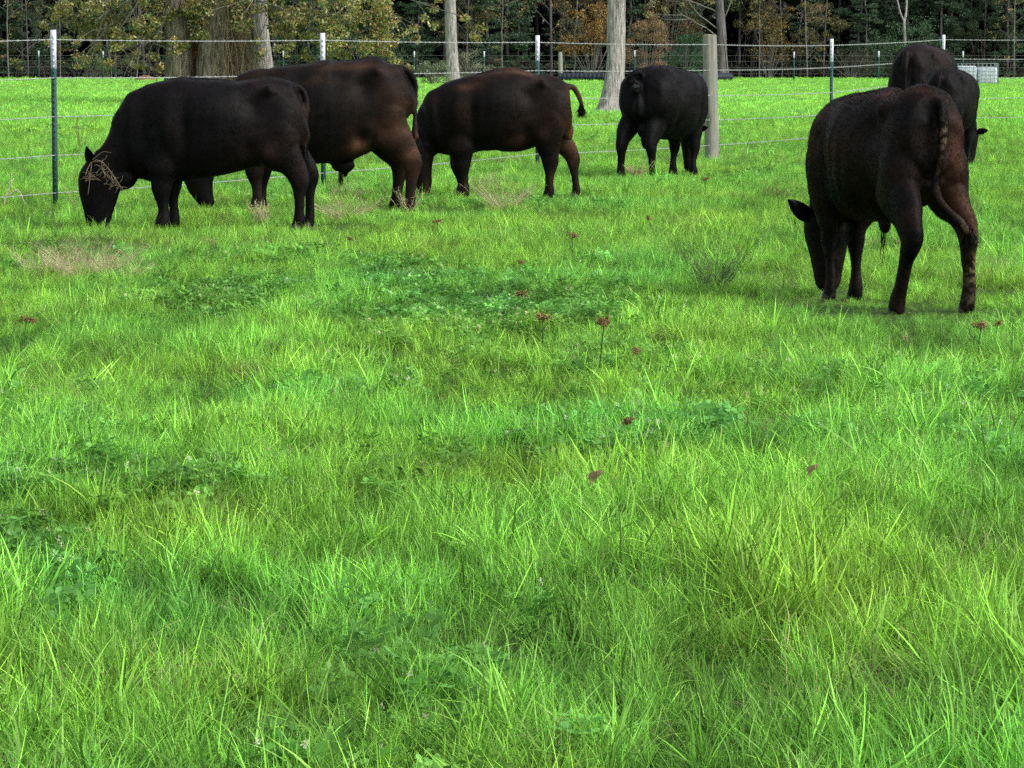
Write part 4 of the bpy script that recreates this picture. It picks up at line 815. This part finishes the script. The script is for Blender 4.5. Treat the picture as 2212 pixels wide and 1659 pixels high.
# 3: brown-backed calf in the middle
c3 = dict(seed=3, top=[(-.02, 1.02), (0, 1.10), (.09, 1.18), (.24, 1.218), (.34, 1.21), (.5, 1.25), (.69, 1.258), (.94, 1.215), (1.16, 1.15), (1.31, 1.07), (1.40, .96)],
  bot=[(-.02, .85), (.06, .66), (.2, .58), (.40, .51), (.5, .47), (.625, .462), (.774, .475), (.963, .465), (1.1, .43), (1.22, .41), (1.31, .44), (1.4, .5)], wid=WID, xend=1.28,
  neck=[(1.14, 0, .79, .16, .34), (1.26, 0, .73, .13, .30), (1.37, 0, .64, .11, .23), (1.44, 0, .55, .10, .17), (1.49, 0, .48, .09, .13)],
  head=[(1.48, 0, .60, .065, .08), (1.485, 0, .53, .10, .125), (1.49, 0, .44, .1, .135), (1.485, 0, .33, .085, .12), (1.47, 0, .23, .07, .095), (1.455, 0, .14, .06, .08), (1.45, 0, .08, .05, .06)],
  legs=[hind(.225, .235, .13, .27, .92, 1.25, .36), hind(.0, -.035, -.12, .24, .92, 1.1, .38), fore(1.08, 1.06, .12, 1.10, .82, 1.5, .33), fore(1.12, 1.09, -.12, 1.10, .82, 1.3, .33)],
  tail=[(.0, 0, 1.09, .036, .036), (-.03, -.02, 1.045, .032, .032), (-.06, -.04, .98, .028, .028), (-.085, -.05, .90, .024, .024)], switch=((-.082, -.05, .91), .11),
  ears=[((1.47, .10, .56), (1.40, .21, .52), .048, (.6, .2, .6)), ((1.47, -.10, .56), (1.45, -.22, .55), .045, (.6, 0, .6))], eyes=[(1.54, .095, .45), (1.54, -.095, .45)],
  bumps=[((.25, .165, 1.080), (.07, .035, .04)), ((.25, -.165, 1.080), (.07, .035, .04)), ((.05, .0, .66), (.05, .05, .09))], base=(.0027, .0021, .0022), brown=(.036, .0165, .010), amount=.14,
  zones=[(.7, 0, 1.24, .45, .3, .07, 1.0), (.55, .25, .55, .10, .12, .07, .8), (1.0, .2, 1.1, .16, .15, .07, .7), (.0, 0, .75, .10, .3, .3, 1.3), (.1, -.1, .35, .25, .2, .3, .9), (.0, 0, 1.05, .1, .15, .15, 1.0)])
# 4: all black, seen from behind
def common(hd=0.0, sc=1.0, low=.0, turn=0.0):
    return dict(top=[(-.02, 1.04), (0, 1.12), (.08, 1.20), (.22, 1.245), (.4, 1.24), (.6, 1.235), (.9, 1.225), (1.15, 1.19), (1.30, 1.12), (1.4, 1.0)],
      bot=[(-.02, .85), (.06, .66), (.2, .56), (.40, .48), (.6, .44), (.8, .42), (1.0, .42), (1.2, .42), (1.35, .5), (1.4, .6)], wid=WID, xend=1.28,
      neck=[(1.14, 0, .80, .16, .33), (1.25, turn * .1, .74, .13, .30), (1.36, turn * .35, .64, .11, .23), (1.44, turn * .7, .54, .10, .16), (1.50, turn, .48, .09, .12)],
      head=[(1.490, turn, .56, .068, .08), (1.510, turn, .49, .10, .12), (1.525, turn, .39, .1, .135), (1.525, turn, .28, .082, .11), (1.520, turn, .18, .068, .09), (1.515, turn, .10, .058, .07)],
      legs=[hind(.03, .07, .15, .22, .93, 1.05, .39), hind(.03, .07, -.15, .22, .93, 1.05, .39), fore(1.12, 1.10, .13, 1.15, .8, 1.1), fore(1.12, 1.10, -.13, 1.15, .8, 1.1)],
      tail=[(.0, 0, 1.11, .034, .034), (-.025, 0, 1.04, .03, .03), (-.03, 0, .93, .024, .024), (-.03, 0, .8, .02, .02), (-.03, 0, .62, .018, .018)], switch=((-.03, 0, .64), .28),
      ears=[((1.500, turn + .09, .52), (1.500, turn + .24, .55), .048, (1, 0, .2)), ((1.500, turn - .09, .52), (1.500, turn - .24, .55), .048, (1, 0, .2))], eyes=[(1.560, turn + .095, .40), (1.560, turn - .095, .40)],
      bumps=[((.25, .165, 1.110), (.07, .035, .04)), ((.25, -.165, 1.110), (.07, .035, .04))], base=(.0020, .0018, .0026), brown=(.009, .0065, .0075), amount=.1, zones=[])
c4 = common(turn=.1); c4.update(seed=4, wid=[(a, b * 1.2 + (.05 if a < .4 else 0)) for a, b in WID], egg=.1,
  legs=[hind(.04, .04, .22, .22, .93, 1.4, .37, yf=.24), hind(.06, .10, -.12, .22, .93, 1.4, .37), fore(1.12, 1.08, .10, 1.15, .8, 1.3), fore(1.12, 1.08, -.15, 1.15, .8, 1.3)],
  tail=[(.02, .01, 1.175, .04, .04), (-.035, .05, 1.165, .042, .042), (-.06, .09, 1.13, .038, .038), (-.055, .11, 1.07, .03, .03)], switch=None,
  bumps=c4['bumps'] + [((-.015, .03, 1.02), (.045, .06, .09)), ((.12, -.02, .46), (.06, .05, .13)), ((.0, .0, .8), (.06, .07, .12)), ((.2, .0, .55), (.15, .1, .12))],
  marks=[(-.05, .03, 1.05, .03, .045, .07, .9, (.07, .08, .09))])
c4['head'] = c4['head']
# 5: nearest, right, three-quarter rear view
c5 = common(turn=-.045); c5.update(seed=5, ribs=.005, top=[(-.02, 1.04), (0, 1.13), (.06, 1.235), (.16, 1.285), (.3, 1.255), (.42, 1.235), (.6, 1.24), (.85, 1.225), (1.03, 1.215), (1.16, 1.14), (1.28, 1.0), (1.4, .85)],
  wid=[(-.02, .11), (.05, .18), (.15, .215), (.3, .22), (.5, .25), (.75, .29), (1.0, .25), (1.2, .2), (1.4, .15)],
  neck=[(1.12, 0, .78, .16, .33), (1.23, -.005, .72, .13, .29), (1.35, -.015, .63, .11, .22), (1.44, -.03, .54, .10, .16), (1.50, -.045, .48, .09, .12)],
  legs=[hind(-.03, .10, .17, .22, .95, 1.35, .43, yf=.20, kl=1.15), hind(.04, .08, -.17, .22, .95, 1.2, .43, yf=-.23, kl=1.1), fore(1.10, 1.08, .13, 1.15, .8, 1.0, .36), fore(1.14, 1.13, -.06, 1.15, .8, 1.15, .36)], bot=[(-.02, .9), (.06, .78), (.2, .68), (.40, .58), (.6, .52), (.8, .48), (1.0, .47), (1.2, .47), (1.35, .54), (1.4, .62)],
  tail=[(.0, 0, 1.17, .036, .036), (-.03, 0, 1.07, .034, .034), (-.03, 0, .98, .026, .026), (-.03, .02, .86, .022, .022), (-.02, .04, .74, .021, .021), (-.03, .03, .65, .025, .025), (-.06, -.03, .575, .027, .027), (-.08, -.10, .50, .029, .029), (-.085, -.15, .44, .022, .022)], switch=((-.085, -.14, .47), .10), tufts=[((.64, .02, .47), .2, 8)],
  bumps=[((.28, .165, 1.120), (.07, .035, .04)), ((.28, -.165, 1.120), (.07, .035, .04)), ((.62, .02, .48), (.05, .03, .06))],
  horns=[], base=(.0027, .0022, .0026), brown=(.033, .0155, .010), amount=.16, fur=110000, furlen=1.0,
  zones=[(.02, -.13, .85, .10, .07, .35, 1.5), (.05, -.2, .5, .14, .08, .3, 1.0), (1.0, .0, 1.2, .3, .35, .12, 1.1), (1.15, .18, 1.0, .09, .2, .3, .8), (.35, .1, 1.22, .3, .2, .05, .7), (.8, .28, .95, .3, .1, .2, .5), (.1, -.1, .62, .15, .15, .1, .8), (.75, .2, .5, .3, .2, .06, .5)],  # brown coat patches, with ridge highlight and warm lit right edge painted in
  marks=[(1.49, .22, .59, .04, .06, .045, 1.5, (.13, .135, .14)), (-.05, -.01, .99, .06, .035, .085, 1.0, (.14, .105, .065)), (-.07, .02, .80, .03, .03, .16, .6, (.09, .06, .045)), (-.12, -.11, .50, .03, .05, .06, .6, (.12, .08, .05)), (.02, -.22, .24, .1, .04, .08, .9, (.16, .12, .075)), (.09, -.24, .08, .08, .06, .05, .7, (.12, .09, .06)), (.0, -.2, .42, .08, .03, .05, .5, (.13, .1, .06))])
c5['head'] = [(a, b - .02, c, d_ * 1.35, e * 1.2) for a, b, c, d_, e in c5['head']]; c5['ears'] = [((1.50, .05, .46), (1.49, .215, .585), .055, (1, 0, .3)), ((1.50, -.16, .52), (1.50, -.30, .55), .05, (1, 0, .2))]
c6 = common(turn=-.05); c6.update(seed=6, cat='cow', top=[(-.02, 1.04), (0, 1.12), (.08, 1.21), (.22, 1.25), (.4, 1.25), (.6, 1.25), (.9, 1.24), (1.15, 1.2), (1.30, 1.12), (1.4, 1.0)], base=(.0025, .0022, .0030), brown=(.020, .012, .011), amount=.15, zones=[(.3, -.1, 1.2, .4, .25, .12, .9), (.9, -.2, 1.15, .3, .2, .15, .8)],
  bumps=[],
  tail=[(.0, 0, 1.15, .045, .045), (-.035, 0, 1.06, .044, .044), (-.05, 0, 1.0, .04, .04), (-.05, 0, .9, .032, .032), (-.05, 0, .62, .03, .03)])
c7 = common(turn=-.06); c7.update(seed=7, base=(.0024, .0021, .0028), brown=(.014, .009, .009), amount=.12, zones=[(.2, 0, 1.2, .3, .2, .1, .6)])
c7['head'] = [(a, b, c - .07, d_, e) for a, b, c, d_, e in c7['head']]; c7['ears'] = [((r_[0], r_[1], r_[2] - .10), (q[0], q[1], q[2] - .10), w_, u_) for r_, q, w_, u_ in c7['ears']]
def anc(px, Y): return (at(px, 400, Y).x, Y)
cattle('calf', 'leftmost black calf, grazing with dry straw strands on its head', anc(665, 27.7), 180, c1)
cattle('calf', 'tallest dark brown calf with long hanging tail, standing behind the leftmost calf', anc(890, 30.7), 180, c2)
cattle('calf', 'side-on calf in the middle with a rusty brown back and short tail, grazing facing left', anc(1238, 33.3), 180, c3)
cattle('calf', 'all black calf seen from behind right beside the wooden post', anc(1380, 38.6), 62, c4, 1.03)
cattle('calf', 'nearest calf, seen from behind with mud on its rump and one hind leg', anc(2030, 18.9), 111, c5)
cattle('cow', 'big black cow seen from behind at far right, its back reaching the top wire', anc(1955, 47.5), 66, c6, 1.235)
cattle('calf', 'black calf half hidden behind the nearest calf, one pointed ear showing at the right', anc(2026, 42), 70, c7)

# ------------------------------------------------------------------ weeds and seed heads
def sedge_mesh(seed, H=.19):
    rng = np.random.default_rng(seed); t = empty('flowering_sedge'); m = MB()
    P = catmull([(0, 0, -.02), (rng.normal(0, .01), 0, H * .5), (rng.normal(0, .02), rng.normal(0, .02), H)], 8); m.tube(P, .0030, 5, (.03, .09, .02)); m.build('stem', M['dry'], t)
    top = P[-1]; h = MB(); b = MB()
    for k_ in range(7):
        a = rng.uniform(0, 6.28); rr = rng.uniform(.004, .042); c = top + np.array([rr * math.cos(a), rr * math.sin(a), rng.uniform(-.012, .030)])
        for _ in range(26): q = c + rng.normal(0, .0075, 3); dd = rng.normal(0, 1, 3); dd /= np.linalg.norm(dd); h.tube([q, q + dd * .009], [.0032, .001], 3, np.array([(.30, .19, .085), (.42, .28, .13), (.18, .11, .05)][rng.integers(3)]), cap=False)
        b.tube([top, c], .001, 3, (.08, .14, .04), cap=False)
    h.build('seed_head', M['dry'], t)
    for k_ in range(4):
        a = rng.uniform(0, 6.28); d = np.array([math.cos(a), math.sin(a), .5]); L2 = rng.uniform(.05, .12); Q = [top, top + d * L2 * .5, top + d * L2 + np.array([0, 0, -.015])]; b.tube(Q, [.002, .0016, .0004], 3, (.07, .2, .04), cap=False)
    b.build('bract', M['dry'], t); return t
sp_ = [sedge_mesh(1, .28), sedge_mesh(2), sedge_mesh(3), sedge_mesh(4)]; HS = [.28, .19, .19, .19]; us = set()
SED = [(758, 517, 'in front of the tall brown calf'), (940, 478, 'just in front of the tall calf\'s hind hooves'), (1233, 510, 'in the open grass below the middle calf'), (1141, 557, 'above the clover, left of the tallest stalk'), (1130, 627, 'low in the grass beside the clover'), (1175, 690, 'half sunk in clover left of the tallest stalk'),
       (1391, 765, 'bent low right of the tallest stalk'), (1406, 470, 'below the all black calf'), (2117, 716, 'at the right edge in front of the nearest calf'), (2152, 700, 'rightmost, close to the picture edge'), (55, 703, 'at the left edge of the grass'), (1525, 388, 'near the foot of the wooden post'), (1332, 912, 'in the lower middle of the picture')]
def put_sedge(px, py, label, sc, k_):
    ii = 0 if k_ == 0 else 1 + k_ % 3; p = sp_[ii]; o = p if id(p) not in us else copy_tree(p); us.add(id(p)); hh = HS[ii] * sc
    d = ray(px, py); tt = (hh - CAM_H) / d.z; q = Vector((0, 0, CAM_H)) + d * tt; o.location = (q.x, q.y, float(gh(q.x, q.y))); o.scale = (sc,) * 3; o.rotation_euler = (random.uniform(-.1, .1), random.uniform(-.1, .1), k_ * 1.7)
    tag(o, label, 'sedge', 'brown seed heads standing in the grass')
random.seed(3)
put_sedge(1296, 697, 'tallest sedge, a wide brown umbel on a dark upright stem', 1, 0)
for k_, (px, py, l) in enumerate(SED): put_sedge(px, py, 'small brown sedge seed head ' + l, .7 + .12 * (k_ % 3), k_ + 1)
def weed(name, px, py, Y, H, W, n, cols, label, seed, rad=.0022):
    if name == 'dry_grass_tuft': n = int(n * 1.4); rad = rad * 1.1; W = W * 1.4
    rng = np.random.default_rng(seed); b = at(px, py, Y) if Y else ground(px, py); m = MB()
    for _ in range(n):
        x = rng.normal(0, W * .12); P = [np.array([x, rng.normal(0, W * .12), -.02])]; a = rng.uniform(0, 6.28); d = np.array([math.cos(a) * W, math.sin(a) * W * .6, H]) * rng.uniform(.5, 1.05)
        for q in range(6): P.append(P[-1] + d / 6 + rng.normal(0, H * .025, 3))
        c = np.array(cols[rng.integers(len(cols))]) * rng.uniform(.8, 1.2); m.tube(P, np.linspace(rad, rad * .5, 7), 3, c, cap=False)
        for k_ in range(9):
            i0 = rng.integers(2, 7); e = P[i0] + rng.normal(0, H * .07, 3) + np.array([0, 0, H * .03]); m.tube([P[i0], (P[i0] + e) / 2 + rng.normal(0, H * .012, 3), e], [rad * .5, rad * .45, rad * .25], 3, c, cap=False)
    o = m.build(name, M['dry'], loc=(b.x, b.y, float(gh(b.x, b.y)))); tag(o, label, 'weed'); return o
TAN = [(.60, .49, .31), (.48, .40, .25), (.68, .58, .38), (.36, .42, .18)]; BR_ = [(.16, .10, .07), (.22, .14, .09)]
weed('dry_weed', 175, 318, 0, .52, .22, 12, BR_, 'brown branching dead weed behind the fence right of the first white-tipped post', 1, .0022)
weed('dry_weed', 178, 470, 0, .42, .22, 9, TAN, 'bundle of straw stalks leaning beside the leftmost calf\'s face', 2, .003)
weed('dry_grass_tuft', 95, 600, 0, .20, .16, 60, TAN, 'pinkish dry wispy grass tuft at the left, smaller half', 3, .0012)
weed('dry_grass_tuft', 185, 606, 0, .26, .26, 110, TAN, 'largest pinkish dry wispy grass tuft, left below the leftmost calf', 4, .0012)
weed('dry_grass_tuft', 265, 610, 0, .18, .16, 50, TAN, 'low straggling dry tuft right of the largest pinkish one', 14, .0012)
weed('dry_grass_tuft', 745, 478, 0, .20, .26, 60, TAN, 'dry straw tuft in front of the tall calf', 5, .0014)
weed('dry_grass_tuft', 880, 462, 0, .26, .14, 14, TAN, 'few pale straws curling across the tall calf\'s hind hooves', 6, .0022)
weed('dry_grass_tuft', 1085, 452, 0, .26, .24, 60, TAN, 'dry wisps under the belly of the middle calf', 7, .0014)
weed('dry_grass_tuft', 565, 482, 0, .2, .08, 20, TAN, 'tan upright straws at the foreleg of the tall calf', 8, .003)
weed('dry_grass_tuft', 1378, 392, 0, .22, .12, 22, [(.45, .42, .2), (.36, .3, .16)], 'yellowish dead stalks between the hind legs of the all black calf', 9, .004)
weed('dry_grass_tuft', 1690, 430, 0, .26, .16, 12, BR_, 'thin dark weed left of the nearest calf\'s shoulder', 10, .002)
weed('dry_weed', 2150, 262, 0, .35, .4, 12, BR_, 'reddish brown weed beyond the fence at the right edge', 11, .003)
weed('dark_grass_clump', 1545, 622, 0, .30, .24, 70, [(.05, .13, .05), (.08, .17, .07), (.2, .2, .1)], 'dark upright clump of coarse grass left of the nearest calf', 12, .0016)
# bleached sticks at the left
m = MB(); b = ground(38, 450)
for P in [[(-.13, 0, 0), (-.1, 0, .12), (-.03, 0, .27)], [(-.1, 0, .1), (0, 0, .16), (.07, 0, .03)], [(-.06, 0, .18), (-.05, 0, .32)], [(-.28, 0, .1), (-.22, 0, .2), (-.17, 0, .25)]]: m.tube(catmull(P, 8), np.linspace(.007, .004, 8), 6, (.55, .5, .38))
tag(m.build('bleached_stalk', M['dry'], loc=(b.x, b.y, float(gh(b.x, b.y)))), 'bleached forked stalk standing at the left edge before the fence', 'stalk')
# straw caught on the first calf's head
m = MB(); rr_ = np.random.default_rng(8)
def hs(P, n=8, r=.0024): m.tube(catmull(P, n), np.linspace(r, r * .6, n), 4, np.array(TAN[rr_.integers(2)]) * .5, cap=False)
def cpt(px, py, off=.0): p = at(px, py, 27.54 - off); return (p.x, p.y, p.z)
hs([cpt(200, 345), cpt(212, 335), cpt(222, 328), cpt(240, 330)]); hs([cpt(185, 378), cpt(196, 352), cpt(212, 345), cpt(232, 362), cpt(255, 395), cpt(280, 430)], 12, .003); hs([cpt(198, 352), cpt(195, 380), cpt(190, 420)]); hs([cpt(205, 350), cpt(225, 345), cpt(232, 335)])
for _ in range(46):
    t_ = rr_.random(); a = np.array(cpt(215 + t_ * 45, 360 + t_ * 45)); e = a + rr_.normal(0, .035, 3) * [1, .3, 1]; hs([a, (a + e) / 2 + rr_.normal(0, .01, 3), e], 4, .0018)
for _ in range(22):
    a = np.array(cpt(193, 385)) + rr_.normal(0, .02, 3) * [1, .2, 1]; e = a + rr_.normal(0, .03, 3) * [1.4, .2, .8]; hs([a, (a + e) / 2 + np.array([0, 0, .01]), e], 4, .0013)
tag(m.build('straw_strands', M['dry']), 'tangled dry straw draped over the leftmost calf\'s face', 'straw')
# fallen brown leaves
for (px, py, l, s_) in [(1283, 1106, 'curled brown dead leaf lying in the lower middle of the grass', 1), (1752, 1092, 'pale brown dead leaf in the grass at the lower right', .8)]:
    b = ground(px, py + 14); m = MB(); G = []; n = 7
    for i_ in range(n):
        u = i_ / (n - 1); hw = .02 * math.sin(math.pi * (u * .9 + .05)) * s_
        for q in (-1, -.4, .3, 1): G.append(((q * hw), .01 * q * q + .01 * math.sin(u * 5), (u - .3) * .06 * s_ + .006 * abs(q)))
    Fe = [[i_ * 4 + q, i_ * 4 + q + 1, (i_ + 1) * 4 + q + 1, (i_ + 1) * 4 + q] for i_ in range(n - 1) for q in range(3)]
    m.raw(G, None, Fe, (.34, .22, .15)); o = m.build('fallen_leaf', M['dry'], loc=(b.x, b.y, float(gh(b.x, b.y)) + .12)); o.rotation_euler = (.5, .3, .6 * s_); tag(o, l, 'leaf')
